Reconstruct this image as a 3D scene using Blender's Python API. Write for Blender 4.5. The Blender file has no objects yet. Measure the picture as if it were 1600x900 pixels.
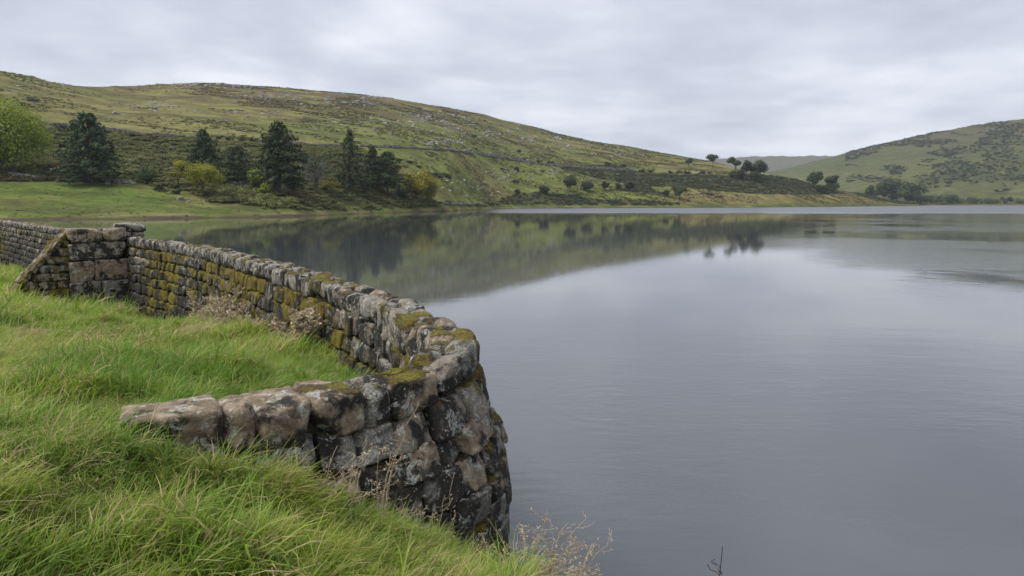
import bpy, math, random
import numpy as np
from mathutils import Vector

R = math.radians
# ------------------------------------------------------------------ camera, sky, sun, exposure
scene = bpy.context.scene
EYE = np.array([0.0, 0.0, 4.0])            # eye height above the water (water is z = 0)
FPX = 1600 * 24.0 / 36.0
PITCH = math.atan(134.0 / FPX)
cam_d = bpy.data.cameras.new('camera'); cam_d.lens = 24; cam_d.sensor_width = 36
cam_d.clip_start = 0.05; cam_d.clip_end = 20000
cam = bpy.data.objects.new('camera', cam_d); scene.collection.objects.link(cam)
cam.location = EYE; cam.rotation_euler = (R(90) - PITCH, 0, 0)
scene.camera = cam

SUN_EL, SUN_AZ = R(57), R(-112)            # azimuth from +Y, clockwise; light comes from the left, slightly behind
world = bpy.data.worlds.new('World'); scene.world = world; world.use_nodes = True
def build_world():
    nt = world.node_tree; nt.nodes.clear(); N = nt.nodes.new; L = nt.links.new
    out = N('ShaderNodeOutputWorld'); bg = N('ShaderNodeBackground'); bg.inputs[1].default_value = 0.1
    sky = N('ShaderNodeTexSky'); sky.sky_type = 'NISHITA'; sky.sun_disc = False
    sky.sun_elevation = SUN_EL; sky.sun_rotation = SUN_AZ; sky.air_density = 1.0; sky.dust_density = 2.0
    tc = N('ShaderNodeTexCoord'); sep = N('ShaderNodeSeparateXYZ'); L(tc.outputs['Generated'], sep.inputs[0])
    mx = N('ShaderNodeMath'); mx.operation = 'MAXIMUM'; L(sep.outputs[2], mx.inputs[0]); mx.inputs[1].default_value = 0.0
    ad = N('ShaderNodeMath'); ad.operation = 'ADD'; L(mx.outputs[0], ad.inputs[0]); ad.inputs[1].default_value = 0.14
    dx = N('ShaderNodeMath'); dx.operation = 'DIVIDE'; L(sep.outputs[0], dx.inputs[0]); L(ad.outputs[0], dx.inputs[1])
    dy = N('ShaderNodeMath'); dy.operation = 'DIVIDE'; L(sep.outputs[1], dy.inputs[0]); L(ad.outputs[0], dy.inputs[1])
    cmb = N('ShaderNodeCombineXYZ'); L(dx.outputs[0], cmb.inputs[0]); L(dy.outputs[0], cmb.inputs[1])
    n1 = N('ShaderNodeTexNoise'); n1.inputs['Scale'].default_value = 0.75; n1.inputs['Detail'].default_value = 7
    n1.inputs['Roughness'].default_value = 0.52; n1.inputs['Distortion'].default_value = 0.35; L(cmb.outputs[0], n1.inputs['Vector'])
    n2 = N('ShaderNodeTexNoise'); n2.inputs['Scale'].default_value = 2.1; n2.inputs['Detail'].default_value = 6
    n2.inputs['Roughness'].default_value = 0.5; L(cmb.outputs[0], n2.inputs['Vector'])
    mixn = N('ShaderNodeMath'); mixn.operation = 'MULTIPLY_ADD'; L(n2.outputs[0], mixn.inputs[0]); mixn.inputs[1].default_value = 0.45; L(n1.outputs[0], mixn.inputs[2])
    ramp = N('ShaderNodeValToRGB'); L(mixn.outputs[0], ramp.inputs[0])
    e = ramp.color_ramp.elements
    e[0].position = 0.52; e[0].color = (0.208, 0.221, 0.262, 1)
    e[1].position = 0.90; e[1].color = (0.396, 0.403, 0.430, 1)
    m = ramp.color_ramp.elements.new(0.70); m.color = (0.280, 0.292, 0.332, 1)
    sc = N('ShaderNodeVectorMath'); sc.operation = 'SCALE'; L(ramp.outputs[0], sc.inputs[0]); sc.inputs['Scale'].default_value = 10.0
    mix = N('ShaderNodeMix'); mix.data_type = 'RGBA'; mix.inputs[0].default_value = 0.94
    L(sky.outputs[0], mix.inputs[6]); L(sc.outputs[0], mix.inputs[7])
    L(mix.outputs[2], bg.inputs[0]); L(bg.outputs[0], out.inputs[0])
build_world()
sun_d = bpy.data.lights.new('sun', 'SUN'); sun_d.energy = 1.5; sun_d.angle = R(22); sun_d.color = (1.0, 0.955, 0.88)
sun = bpy.data.objects.new('sun', sun_d); scene.collection.objects.link(sun)
sdir = Vector((math.sin(SUN_AZ) * math.cos(SUN_EL), math.cos(SUN_AZ) * math.cos(SUN_EL), math.sin(SUN_EL)))
sun.rotation_euler = sdir.to_track_quat('Z', 'Y').to_euler()
vs = scene.view_settings; vs.view_transform = 'Standard'; vs.look = 'None'; vs.exposure = 1.30; vs.gamma = 1.0; vs.use_curve_mapping = False
scene.cycles.max_bounces = 6; scene.cycles.diffuse_bounces = 2; scene.cycles.glossy_bounces = 3
scene.cycles.transmission_bounces = 3; scene.cycles.transparent_max_bounces = 4; scene.cycles.volume_bounces = 0
scene.cycles.caustics_reflective = False; scene.cycles.caustics_refractive = False

# ------------------------------------------------------------------ helpers
COL = scene.collection
rng = np.random.default_rng(7)
cP, sP = math.cos(PITCH), math.sin(PITCH)

def ray(px, py):
    u = (np.asarray(px, float) - 800) / FPX; v = (450 - np.asarray(py, float)) / FPX
    return u, cP + v * sP, -sP + v * cP
def slope(py):                              # height change per metre of depth along a pixel row
    _, a, b = ray(800, py); return b / a
def at_depth(px, py, Y):
    a, b, c = ray(px, py); t = Y / b; return np.array([a * t, Y, EYE[2] + c * t])
def project(x, y, z):
    x = np.asarray(x, float); y = np.asarray(y, float); z = np.asarray(z, float) - EYE[2]
    d = y * cP - z * sP; d = np.where(d > 0.05, d, 0.05); up = y * sP + z * cP
    return 800 + FPX * x / d, 450 - FPX * up / d

def _hash(ix, iy, iz, seed):
    h = (ix * 374761393 + iy * 668265263 + iz * 1274126177 + seed * 974634777) & 0xFFFFFFFF
    h = ((h ^ (h >> 13)) * 1274126177) & 0xFFFFFFFF
    h = (h ^ (h >> 16)) & 0xFFFFFFFF
    return h.astype(np.float64) / 4294967295.0
def noise3(p, seed=0):
    p = np.asarray(p, float); i = np.floor(p).astype(np.int64); f = p - i; f = f * f * (3 - 2 * f)
    r = 0
    for dx in (0, 1):
        wx = f[:, 0] if dx else 1 - f[:, 0]
        for dy in (0, 1):
            wy = f[:, 1] if dy else 1 - f[:, 1]
            for dz in (0, 1):
                wz = f[:, 2] if dz else 1 - f[:, 2]
                r = r + wx * wy * wz * _hash(i[:, 0] + dx, i[:, 1] + dy, i[:, 2] + dz, seed)
    return r
def fbm(p, octaves=4, seed=0, gain=0.5):
    p = np.asarray(p, float); a, s, t = 1.0, 0.0, 0.0
    for o in range(octaves):
        s = s + a * noise3(p * (2.03 ** o) + o * 17.3, seed + o); t += a; a *= gain
    return s / t
def fbm2(x, y, octaves=4, seed=0, gain=0.5):
    x = np.asarray(x, float); sh = x.shape
    return fbm(np.stack([x.ravel(), np.asarray(y, float).ravel(), np.zeros(x.size)], 1), octaves, seed, gain).reshape(sh)
def sst(a, b, x):
    t = np.clip((np.asarray(x, float) - a) / (b - a), 0, 1); return t * t * (3 - 2 * t)

def quad_mesh(name, V, Q, smooth=True, attrs=None, colors=None):
    V = np.ascontiguousarray(V, np.float32); Q = np.ascontiguousarray(Q, np.int32)
    me = bpy.data.meshes.new(name)
    me.vertices.add(len(V)); me.vertices.foreach_set('co', V.ravel())
    me.loops.add(Q.size); me.loops.foreach_set('vertex_index', Q.ravel())
    k = Q.shape[1]
    me.polygons.add(len(Q)); me.polygons.foreach_set('loop_start', np.arange(0, Q.size, k, dtype=np.int32))
    me.polygons.foreach_set('use_smooth', np.full(len(Q), smooth))
    for n, a in (attrs or {}).items():
        at = me.attributes.new(n, 'FLOAT', 'POINT'); at.data.foreach_set('value', np.ascontiguousarray(a, np.float32))
    for n, a in (colors or {}).items():
        at = me.attributes.new(n, 'FLOAT_COLOR', 'POINT')
        at.data.foreach_set('color', np.ascontiguousarray(np.concatenate([a, np.ones((len(a), 1))], 1), np.float32).ravel())
    me.update(calc_edges=True); me.validate()
    return me
def obj(name, me, mat=None, parent=None):
    o = bpy.data.objects.new(name, me)
    if mat is not None and not me.materials: me.materials.append(mat)
    COL.objects.link(o)
    if parent is not None: o.parent = parent
    return o
def tag(o, label=None, cat=None, group=None, kind=None):
    if label: o['label'] = label
    if cat: o['category'] = cat
    if group: o['group'] = group
    if kind: o['kind'] = kind
    return o
def thing(name, loc, label, cat, group=None, rz=0.0, s=1.0):
    o = bpy.data.objects.new(name, None); COL.objects.link(o); o.empty_display_size = 0.3
    o.location = loc; o.rotation_euler = (0, 0, rz); o.scale = (s, s, s)
    return tag(o, label, cat, group)
def grid_quads(nu, nv):
    i = np.arange(nu - 1)[:, None] * nv + np.arange(nv - 1)[None, :]
    return np.stack([i, i + nv, i + nv + 1, i + 1], -1).reshape(-1, 4)
class Tubes:
    def __init__(s): s.V = []; s.Q = []; s.A = []; s.n = 0
    def add(s, P, rad, sides=6, tint=0.5):
        P = np.asarray(P, float); n = len(P); rad = np.broadcast_to(np.asarray(rad, float), (n,))
        T = np.gradient(P, axis=0); T /= np.linalg.norm(T, axis=1, keepdims=True) + 1e-9
        ref = np.where(np.abs(T[:, 2:3]) > 0.9, np.array([[1.0, 0, 0]]), np.array([[0, 0, 1.0]]))
        A = np.cross(T, ref); A /= np.linalg.norm(A, axis=1, keepdims=True) + 1e-9; B = np.cross(T, A)
        th = np.arange(sides) * 2 * math.pi / sides
        ring = P[:, None] + rad[:, None, None] * (np.cos(th)[None, :, None] * A[:, None] + np.sin(th)[None, :, None] * B[:, None])
        s.V.append(ring.reshape(-1, 3)); s.A.append(np.full(n * sides, tint))
        i = (np.arange(n - 1)[:, None] * sides + np.arange(sides)[None, :]); j = (np.arange(n - 1)[:, None] * sides + (np.arange(sides) + 1) % sides)
        s.Q.append(np.stack([i, j, j + sides, i + sides], -1).reshape(-1, 4) + s.n); s.n += n * sides
    def mesh(s, name): return quad_mesh(name, np.concatenate(s.V), np.concatenate(s.Q), True, {'tint': np.concatenate(s.A)})
def leaf_arrays(P, Nrm, size, r, aspect=0.6):
    """rhombic leaf quads at P facing Nrm"""
    n = len(P); Nrm = Nrm / (np.linalg.norm(Nrm, axis=1, keepdims=True) + 1e-9)
    t = r.normal(size=(n, 3)); t -= (t * Nrm).sum(1, keepdims=True) * Nrm; t /= np.linalg.norm(t, axis=1, keepdims=True) + 1e-9
    b = np.cross(Nrm, t); size = np.broadcast_to(size, (n,))[:, None]
    V = np.stack([P - t * size * .5, P + b * size * .5 * aspect - Nrm * size * .08, P + t * size * .5, P - b * size * .5 * aspect - Nrm * size * .08], 1).reshape(-1, 3)
    return V, np.arange(n * 4).reshape(-1, 4)

# ------------------------------------------------------------------ materials
def new_mat(name):
    m = bpy.data.materials.new(name); m.use_nodes = True; nt = m.node_tree
    return m, nt, nt.nodes.new, nt.links.new, nt.nodes['Principled BSDF']
def n_noise(N, L, vec, scale, detail=4, rough=0.5, dist=0.0):
    n = N('ShaderNodeTexNoise'); n.inputs['Scale'].default_value = scale; n.inputs['Detail'].default_value = detail
    n.inputs['Roughness'].default_value = rough; n.inputs['Distortion'].default_value = dist
    if vec is not None: L(vec, n.inputs['Vector'])
    return n.outputs[0]
def n_range(N, L, v, a, b, c=0.0, d=1.0, smooth=True):
    m = N('ShaderNodeMapRange'); m.interpolation_type = 'SMOOTHSTEP' if smooth else 'LINEAR'
    m.inputs[1].default_value = a; m.inputs[2].default_value = b; m.inputs[3].default_value = c; m.inputs[4].default_value = d
    L(v, m.inputs[0]); return m.outputs[0]
def n_mix(N, L, f, a, b):
    m = N('ShaderNodeMix'); m.data_type = 'RGBA'
    if isinstance(f, (int, float)): m.inputs[0].default_value = f
    else: L(f, m.inputs[0])
    for k, v in ((6, a), (7, b)):
        if isinstance(v, tuple): m.inputs[k].default_value = (*v, 1)
        else: L(v, m.inputs[k])
    return m.outputs[2]
def n_math(N, L, op, a, b=None, c=None):
    m = N('ShaderNodeMath'); m.operation = op
    for k, v in ((0, a), (1, b), (2, c)):
        if v is None: continue
        if isinstance(v, (int, float)): m.inputs[k].default_value = v
        else: L(v, m.inputs[k])
    return m.outputs[0]
def n_attr(N, name, out='Fac'):
    a = N('ShaderNodeAttribute'); a.attribute_name = name; return a.outputs[out]
def n_bump(N, L, h, strength, dist):
    b = N('ShaderNodeBump'); b.inputs['Strength'].default_value = strength; b.inputs['Distance'].default_value = dist
    L(h, b.inputs['Height']); return b

def mat_stone():
    m, nt, N, L, bs = new_mat('weathered_stone')
    pos = N('ShaderNodeNewGeometry').outputs['Position']
    rnd = n_attr(N, 'rnd'); moss = n_attr(N, 'moss'); wet = n_attr(N, 'wet')
    off = N('ShaderNodeVectorMath'); off.operation = 'MULTIPLY_ADD'
    cx = N('ShaderNodeCombineXYZ'); L(rnd, cx.inputs[0]); L(rnd, cx.inputs[1]); L(rnd, cx.inputs[2])
    L(cx.outputs[0], off.inputs[0]); off.inputs[1].default_value = (37, 91, 53); L(pos, off.inputs[2]); p = off.outputs[0]
    big = n_noise(N, L, p, 3.0, 5, 0.6, 0.3); mid = n_noise(N, L, p, 11.0, 6, 0.65, 0.2); fine = n_noise(N, L, p, 60.0, 5, 0.7)
    base = n_mix(N, L, n_range(N, L, mid, 0.3, 0.72), (0.125, 0.092, 0.062), (0.40, 0.32, 0.225))
    grey = n_mix(N, L, n_range(N, L, fine, 0.3, 0.7), (0.105, 0.098, 0.086), (0.36, 0.342, 0.30))
    base = n_mix(N, L, n_range(N, L, rnd, 0.25, 0.8), base, grey)
    crust_f = n_math(N, L, 'ADD', n_range(N, L, big, 0.34, 0.57, 1.0, 0.0), n_math(N, L, 'MULTIPLY', wet, 0.9))
    crust_f = n_math(N, L, 'MULTIPLY', n_range(N, L, crust_f, 0.2, 0.75), n_range(N, L, fine, 0.22, 0.5, 0.55, 1.0))
    base = n_mix(N, L, crust_f, base, (0.024, 0.022, 0.019))
    lich = n_noise(N, L, p, 7.5, 6, 0.72, 0.6)
    lf = n_math(N, L, 'MULTIPLY', n_range(N, L, lich, 0.55, 0.61), n_range(N, L, fine, 0.35, 0.55))
    lf = n_math(N, L, 'MULTIPLY', lf, n_range(N, L, wet, 0.25, 0.95, 1.0, 0.0))
    base = n_mix(N, L, n_math(N, L, 'MULTIPLY', lf, 0.85), base, (0.52, 0.53, 0.48))
    vor = N('ShaderNodeTexVoronoi'); vor.inputs['Scale'].default_value = 26; L(p, vor.inputs['Vector'])
    sp = n_math(N, L, 'MULTIPLY', n_range(N, L, vor.outputs['Distance'], 0.16, 0.26, 1.0, 0.0), n_range(N, L, mid, 0.48, 0.6))
    base = n_mix(N, L, n_math(N, L, 'MULTIPLY', sp, 0.7), base, (0.55, 0.55, 0.49))
    mn = n_noise(N, L, pos, 45.0, 5, 0.7); mb = n_noise(N, L, pos, 5.0, 4, 0.6)
    mc = n_mix(N, L, n_range(N, L, mn, 0.3, 0.7), (0.062, 0.066, 0.008), (0.30, 0.255, 0.026))
    mc = n_mix(N, L, n_range(N, L, mb, 0.38, 0.66), mc, (0.095, 0.058, 0.018))
    m1 = n_noise(N, L, pos, 2.6, 5, 0.62, 0.5)
    mf = n_math(N, L, 'ADD', moss, n_math(N, L, 'MULTIPLY', n_math(N, L, 'SUBTRACT', mn, 0.5), 0.7))
    mf = n_math(N, L, 'ADD', mf, n_math(N, L, 'MULTIPLY', n_math(N, L, 'SUBTRACT', m1, 0.5), 2.4))
    m0 = n_noise(N, L, pos, 0.55, 3, 0.5, 0.3)
    mf = n_math(N, L, 'ADD', mf, n_math(N, L, 'MULTIPLY', n_math(N, L, 'SUBTRACT', m0, 0.5), 1.6))
    mf = n_range(N, L, mf, 0.42, 0.62)
    base = n_mix(N, L, mf, base, mc)
    L(base, bs.inputs['Base Color'])
    bs.inputs['Roughness'].default_value = 0.86; bs.inputs['Specular IOR Level'].default_value = 0.3
    h = n_math(N, L, 'ADD', n_math(N, L, 'MULTIPLY', mid, 1.0), n_math(N, L, 'MULTIPLY', fine, 0.4))
    h = n_math(N, L, 'ADD', h, n_math(N, L, 'MULTIPLY', n_math(N, L, 'MULTIPLY_ADD', mn, 0.8, 0.4), mf))
    L(n_bump(N, L, h, 1.0, 0.045).outputs[0], bs.inputs['Normal'])
    return m
def mat_plain(name, c1, c2, scale=6.0, rough=0.9, bump=0.02):
    m, nt, N, L, bs = new_mat(name)
    pos = N('ShaderNodeNewGeometry').outputs['Position']
    n = n_noise(N, L, pos, scale, 6, 0.6)
    L(n_mix(N, L, n_range(N, L, n, 0.3, 0.7), c1, c2), bs.inputs['Base Color']); bs.inputs['Roughness'].default_value = rough
    bs.inputs['Specular IOR Level'].default_value = 0.25
    L(n_bump(N, L, n, 0.8, bump).outputs[0], bs.inputs['Normal']); return m
def mat_leaf(name, dark, light, trans=0.3, per_instance=False, alt=None):
    """leaf colour from the leaf's own tint; alt is a second hue mixed in per clump"""
    m, nt, N, L, bs = new_mat(name)
    t = n_attr(N, 'tint')
    if per_instance:
        oi = N('ShaderNodeObjectInfo'); t = n_math(N, L, 'ADD', n_math(N, L, 'MULTIPLY', t, 0.45), n_math(N, L, 'MULTIPLY', oi.outputs['Random'], 0.55))
    c = n_mix(N, L, n_range(N, L, t, 0.0, 1.0, smooth=False), dark, light)
    if alt:
        pos = N('ShaderNodeNewGeometry').outputs['Position']
        f = n_range(N, L, n_noise(N, L, pos, alt[1], 4, 0.6), 0.5, 0.68)
        c = n_mix(N, L, n_math(N, L, 'MULTIPLY', f, alt[2]), c, alt[0])
    L(c, bs.inputs['Base Color']); bs.inputs['Roughness'].default_value = 0.6; bs.inputs['Specular IOR Level'].default_value = 0.25
    tr = N('ShaderNodeBsdfTranslucent'); L(c, tr.inputs[0])
    mx = N('ShaderNodeMixShader'); mx.inputs[0].default_value = trans
    L(bs.outputs[0], mx.inputs[1]); L(tr.outputs[0], mx.inputs[2]); L(mx.outputs[0], nt.nodes['Material Output'].inputs[0])
    return m
def mat_terrain():
    m, nt, N, L, bs = new_mat('moor_grassland')
    col = n_attr(N, 'land', 'Color'); pos = N('ShaderNodeNewGeometry').outputs['Position']
    mp = N('ShaderNodeMapping'); mp.inputs['Scale'].default_value = (0.6, 1.0, 2.2); L(pos, mp.inputs[0])
    a = n_noise(N, L, mp.outputs[0], 0.09, 8, 0.68, 0.4); b = n_noise(N, L, mp.outputs[0], 0.5, 6, 0.7)
    a2 = n_noise(N, L, mp.outputs[0], 0.03, 8, 0.7, 0.8)
    c = n_mix(N, L, n_range(N, L, a, 0.42, 0.60), n_mix(N, L, 0.55, col, (0.045, 0.044, 0.018)), col)
    c = n_mix(N, L, n_math(N, L, 'MULTIPLY', n_range(N, L, a2, 0.52, 0.62), 0.5), c, (0.055, 0.058, 0.026))
    c = n_mix(N, L, n_math(N, L, 'MULTIPLY', n_range(N, L, a2, 0.46, 0.36), 0.35), c, (0.20, 0.18, 0.07))
    c = n_mix(N, L, n_math(N, L, 'MULTIPLY', n_range(N, L, b, 0.52, 0.70), 0.42), c, (0.20, 0.185, 0.085))
    c = n_mix(N, L, n_math(N, L, 'MULTIPLY', n_range(N, L, b, 0.47, 0.33), 0.55), c, (0.035, 0.036, 0.016))
    L(c, bs.inputs['Base Color']); bs.inputs['Roughness'].default_value = 0.95; bs.inputs['Specular IOR Level'].default_value = 0.1
    h = n_math(N, L, 'ADD', n_math(N, L, 'MULTIPLY', a, 2.0), b)
    L(n_bump(N, L, h, 0.8, 1.4).outputs[0], bs.inputs['Normal']); return m
def mat_soil():
    m, nt, N, L, bs = new_mat('turf_soil')
    pos = N('ShaderNodeNewGeometry').outputs['Position']
    a = n_noise(N, L, pos, 1.2, 5, 0.6); b = n_noise(N, L, pos, 30.0, 5, 0.7)
    c = n_mix(N, L, n_range(N, L, a, 0.3, 0.7), (0.05, 0.075, 0.016), (0.085, 0.10, 0.025))
    c = n_mix(N, L, n_range(N, L, b, 0.3, 0.7, 0.0, 0.7), c, (0.035, 0.032, 0.014))
    L(c, bs.inputs['Base Color']); bs.inputs['Roughness'].default_value = 0.95
    L(n_bump(N, L, b, 1.0, 0.05).outputs[0], bs.inputs['Normal']); return m
def mat_grass(name, straw=0.12):
    m, nt, N, L, bs = new_mat(name)
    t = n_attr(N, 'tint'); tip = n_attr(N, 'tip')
    pos = N('ShaderNodeNewGeometry').outputs['Position']; oi = N('ShaderNodeObjectInfo')
    big = n_noise(N, L, pos, 0.55, 4, 0.6, 0.4); mid = n_noise(N, L, pos, 2.2, 4, 0.6)
    c = n_mix(N, L, n_range(N, L, big, 0.36, 0.62), (0.195, 0.365, 0.042), (0.43, 0.50, 0.068))
    c = n_mix(N, L, n_math(N, L, 'MULTIPLY', n_range(N, L, mid, 0.5, 0.68), 0.45), c, (0.37, 0.36, 0.10))
    c = n_mix(N, L, n_range(N, L, t, 0.0, 1.0, 0.0, 0.55, False), c, (0.17, 0.27, 0.07))
    c = n_mix(N, L, n_range(N, L, oi.outputs['Random'], 0.0, 1.0, 0.0, 0.55, False), c, (0.10, 0.21, 0.026))
    st = n_range(N, L, n_math(N, L, 'ADD', t, n_math(N, L, 'MULTIPLY', n_math(N, L, 'SUBTRACT', mid, 0.5), 0.5)), 1.0 - straw - 0.02, 1.0 - straw + 0.02)
    c = n_mix(N, L, st, c, (0.50, 0.42, 0.21))
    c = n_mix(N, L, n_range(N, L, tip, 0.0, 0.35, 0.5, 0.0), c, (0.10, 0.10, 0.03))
    L(c, bs.inputs['Base Color']); bs.inputs['Roughness'].default_value = 0.5; bs.inputs['Specular IOR Level'].default_value = 0.3
    tr = N('ShaderNodeBsdfTranslucent'); L(c, tr.inputs[0]); mx = N('ShaderNodeMixShader'); mx.inputs[0].default_value = 0.48
    L(bs.outputs[0], mx.inputs[1]); L(tr.outputs[0], mx.inputs[2]); L(mx.outputs[0], nt.nodes['Material Output'].inputs[0])
    return m
def mat_water():
    m, nt, N, L, bs = new_mat('lake_water')
    pos = N('ShaderNodeNewGeometry').outputs['Position']
    sep = N('ShaderNodeSeparateXYZ'); L(pos, sep.inputs[0]); X, Y = sep.outputs[0], sep.outputs[1]
    mp = N('ShaderNodeMapping'); mp.inputs['Rotation'].default_value = (0, 0, R(18)); mp.inputs['Scale'].default_value = (0.55, 1.5, 1.0); L(pos, mp.inputs[0])
    gust = n_noise(N, L, pos, 0.045, 5, 0.62, 0.5)
    mp2 = N('ShaderNodeMapping'); mp2.inputs['Scale'].default_value = (0.25, 1.0, 1.0); L(pos, mp2.inputs[0])
    streak = n_noise(N, L, mp2.outputs[0], 0.035, 4, 0.6)
    # wind on the open water: a far band along the shore and a choppy reach on the right
    far = n_math(N, L, 'MULTIPLY', n_range(N, L, n_math(N, L, 'MULTIPLY_ADD', streak, 120.0, Y), 285.0, 345.0), n_range(N, L, n_math(N, L, 'DIVIDE', X, Y), -0.07, 0.02))
    reach = n_math(N, L, 'MULTIPLY', n_range(N, L, n_math(N, L, 'MULTIPLY_ADD', gust, 0.3, n_math(N, L, 'DIVIDE', X, Y)), 0.55, 0.75), n_range(N, L, Y, 22.0, 45.0))
    reach = n_math(N, L, 'MULTIPLY', reach, n_range(N, L, gust, 0.36, 0.56))
    near = n_math(N, L, 'MULTIPLY', n_math(N, L, 'MULTIPLY', n_range(N, L, gust, 0.38, 0.62), 0.5), n_range(N, L, Y, 26.0, 12.0))
    w = n_math(N, L, 'MAXIMUM', n_math(N, L, 'MAXIMUM', far, n_math(N, L, 'MULTIPLY', reach, 0.5)), near)
    r1 = n_noise(N, L, mp.outputs[0], 4.2, 3, 0.55, 0.6); r2 = n_noise(N, L, mp.outputs[0], 0.8, 3, 0.5, 0.3)
    amp = n_math(N, L, 'MULTIPLY_ADD', w, 0.024, 0.0008)
    h = n_math(N, L, 'MULTIPLY', n_math(N, L, 'MULTIPLY_ADD', r2, 1.4, r1), amp)
    for c, rad in (((2.0, 13.4, 0), 2.6), ((.35, 8.3, 0), 1.7)):
        dv = N('ShaderNodeVectorMath'); dv.operation = 'DISTANCE'; L(pos, dv.inputs[0]); dv.inputs[1].default_value = c; d = dv.outputs['Value']
        ring = n_math(N, L, 'MULTIPLY', n_math(N, L, 'SINE', n_math(N, L, 'MULTIPLY', d, 16.0)), n_math(N, L, 'MULTIPLY', n_range(N, L, d, rad, rad * .45), n_range(N, L, n_noise(N, L, pos, .5, 2), .42, .6)))
        h = n_math(N, L, 'MULTIPLY_ADD', ring, 0.0024, h)
    b = n_bump(N, L, h, 1.0, 1.0); L(b.outputs[0], bs.inputs['Normal'])
    bs.inputs['Base Color'].default_value = (0.058, 0.065, 0.073, 1)
    L(n_math(N, L, 'ADD', n_math(N, L, 'MULTIPLY_ADD', w, 0.14, 0.012), n_math(N, L, 'MULTIPLY', far, 0.22)), bs.inputs['Roughness']); bs.inputs['IOR'].default_value = 1.70
    return m
M = {
    'stone': mat_stone(), 'terrain': mat_terrain(), 'soil': mat_soil(), 'water': mat_water(),
    'core': mat_plain('dark_mortar', (0.018, 0.016, 0.013), (0.05, 0.042, 0.03), 12.0),
    'bark': mat_plain('bark', (0.045, 0.036, 0.028), (0.12, 0.10, 0.08), 3.0, 0.9, 0.05),
    'rock': mat_plain('pale_lichen_rock', (0.11, 0.107, 0.10), (0.40, 0.39, 0.37), 0.6, 0.9, 0.2),
    'wallrock': mat_plain('field_wall_stone', (0.10, 0.095, 0.085), (0.33, 0.32, 0.30), 0.9, 0.9, 0.2),
    'conifer': mat_leaf('spruce_needles', (0.012, 0.029, 0.014), (0.078, 0.128, 0.048), 0.12),
    'conifer_dark': mat_leaf('dark_pine_needles', (0.012, 0.027, 0.011), (0.082, 0.115, 0.040), 0.12),
    'conifer_olive': mat_leaf('olive_spruce_needles', (0.018, 0.030, 0.012), (0.105, 0.125, 0.046), 0.12),
    'twig': mat_leaf('bare_twigs', (0.09, 0.085, 0.075), (0.25, 0.24, 0.22), 0.0),
    'green': mat_leaf('green_leaves', (0.065, 0.11, 0.014), (0.34, 0.41, 0.05), 0.4),
    'midgreen': mat_leaf('dull_green_leaves', (0.018, 0.034, 0.012), (0.092, 0.122, 0.042), 0.2),
    'yellow': mat_leaf('yellow_autumn_leaves', (0.095, 0.11, 0.012), (0.38, 0.375, 0.040), 0.3),
    'yellowgreen': mat_leaf('yellow_green_leaves', (0.075, 0.085, 0.010), (0.40, 0.37, 0.040), 0.3),
    'gorse': mat_leaf('gorse_foliage', (0.012, 0.019, 0.010), (0.050, 0.060, 0.026), 0.15),
    'bracken': mat_leaf('bracken_foliage', (0.020, 0.032, 0.010), (0.25, 0.265, 0.08), 0.2, True, ((0.16, 0.105, 0.045), 0.07, 0.6)),
    'scrub': mat_leaf('scrub_foliage', (0.014, 0.022, 0.010), (0.090, 0.105, 0.044), 0.15, True),
    'heath': mat_leaf('heath_tussock', (0.040, 0.042, 0.016), (0.19, 0.175, 0.070), 0.15, True),
    'lawn': mat_leaf('field_grass', (0.07, 0.125, 0.022), (0.20, 0.27, 0.05), 0.3, True),
    'rough': mat_leaf('rough_shore_grass', (0.09, 0.10, 0.03), (0.26, 0.24, 0.10), 0.2, True),
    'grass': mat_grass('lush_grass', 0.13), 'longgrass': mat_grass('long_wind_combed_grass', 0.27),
    'broadgrass': mat_leaf('broad_blades', (0.10, 0.19, 0.035), (0.30, 0.42, 0.10), 0.4, True), 'thatch': mat_leaf('dead_thatch', (0.26, 0.20, 0.09), (0.60, 0.50, 0.27), 0.3, True),
    'dry': mat_leaf('dry_stalks', (0.30, 0.235, 0.155), (0.68, 0.58, 0.42), 0.25),
    'dock': mat_leaf('dark_seed_heads', (0.030, 0.020, 0.018), (0.085, 0.055, 0.045), 0.05),
}
M['stone_stuff'] = M['stone']

# ------------------------------------------------------------------ water
me = quad_mesh('water', [(-2500, -60, 0), (3200, -60, 0), (3200, 5200, 0), (-2500, 5200, 0)], [[0, 1, 2, 3]], False)
tag(obj('water', me, M['water']), 'calm grey reservoir water reflecting hill and cloudy sky', 'water', kind='structure')
me = quad_mesh('lake_bed', [(-2500, -60, -4), (3200, -60, -4), (3200, 5200, -4), (-2500, 5200, -4)], [[0, 1, 2, 3]], False)
tag(obj('lake_bed', me, M['soil']), 'brown bed below the reservoir water', 'lake bed', kind='structure')

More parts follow.
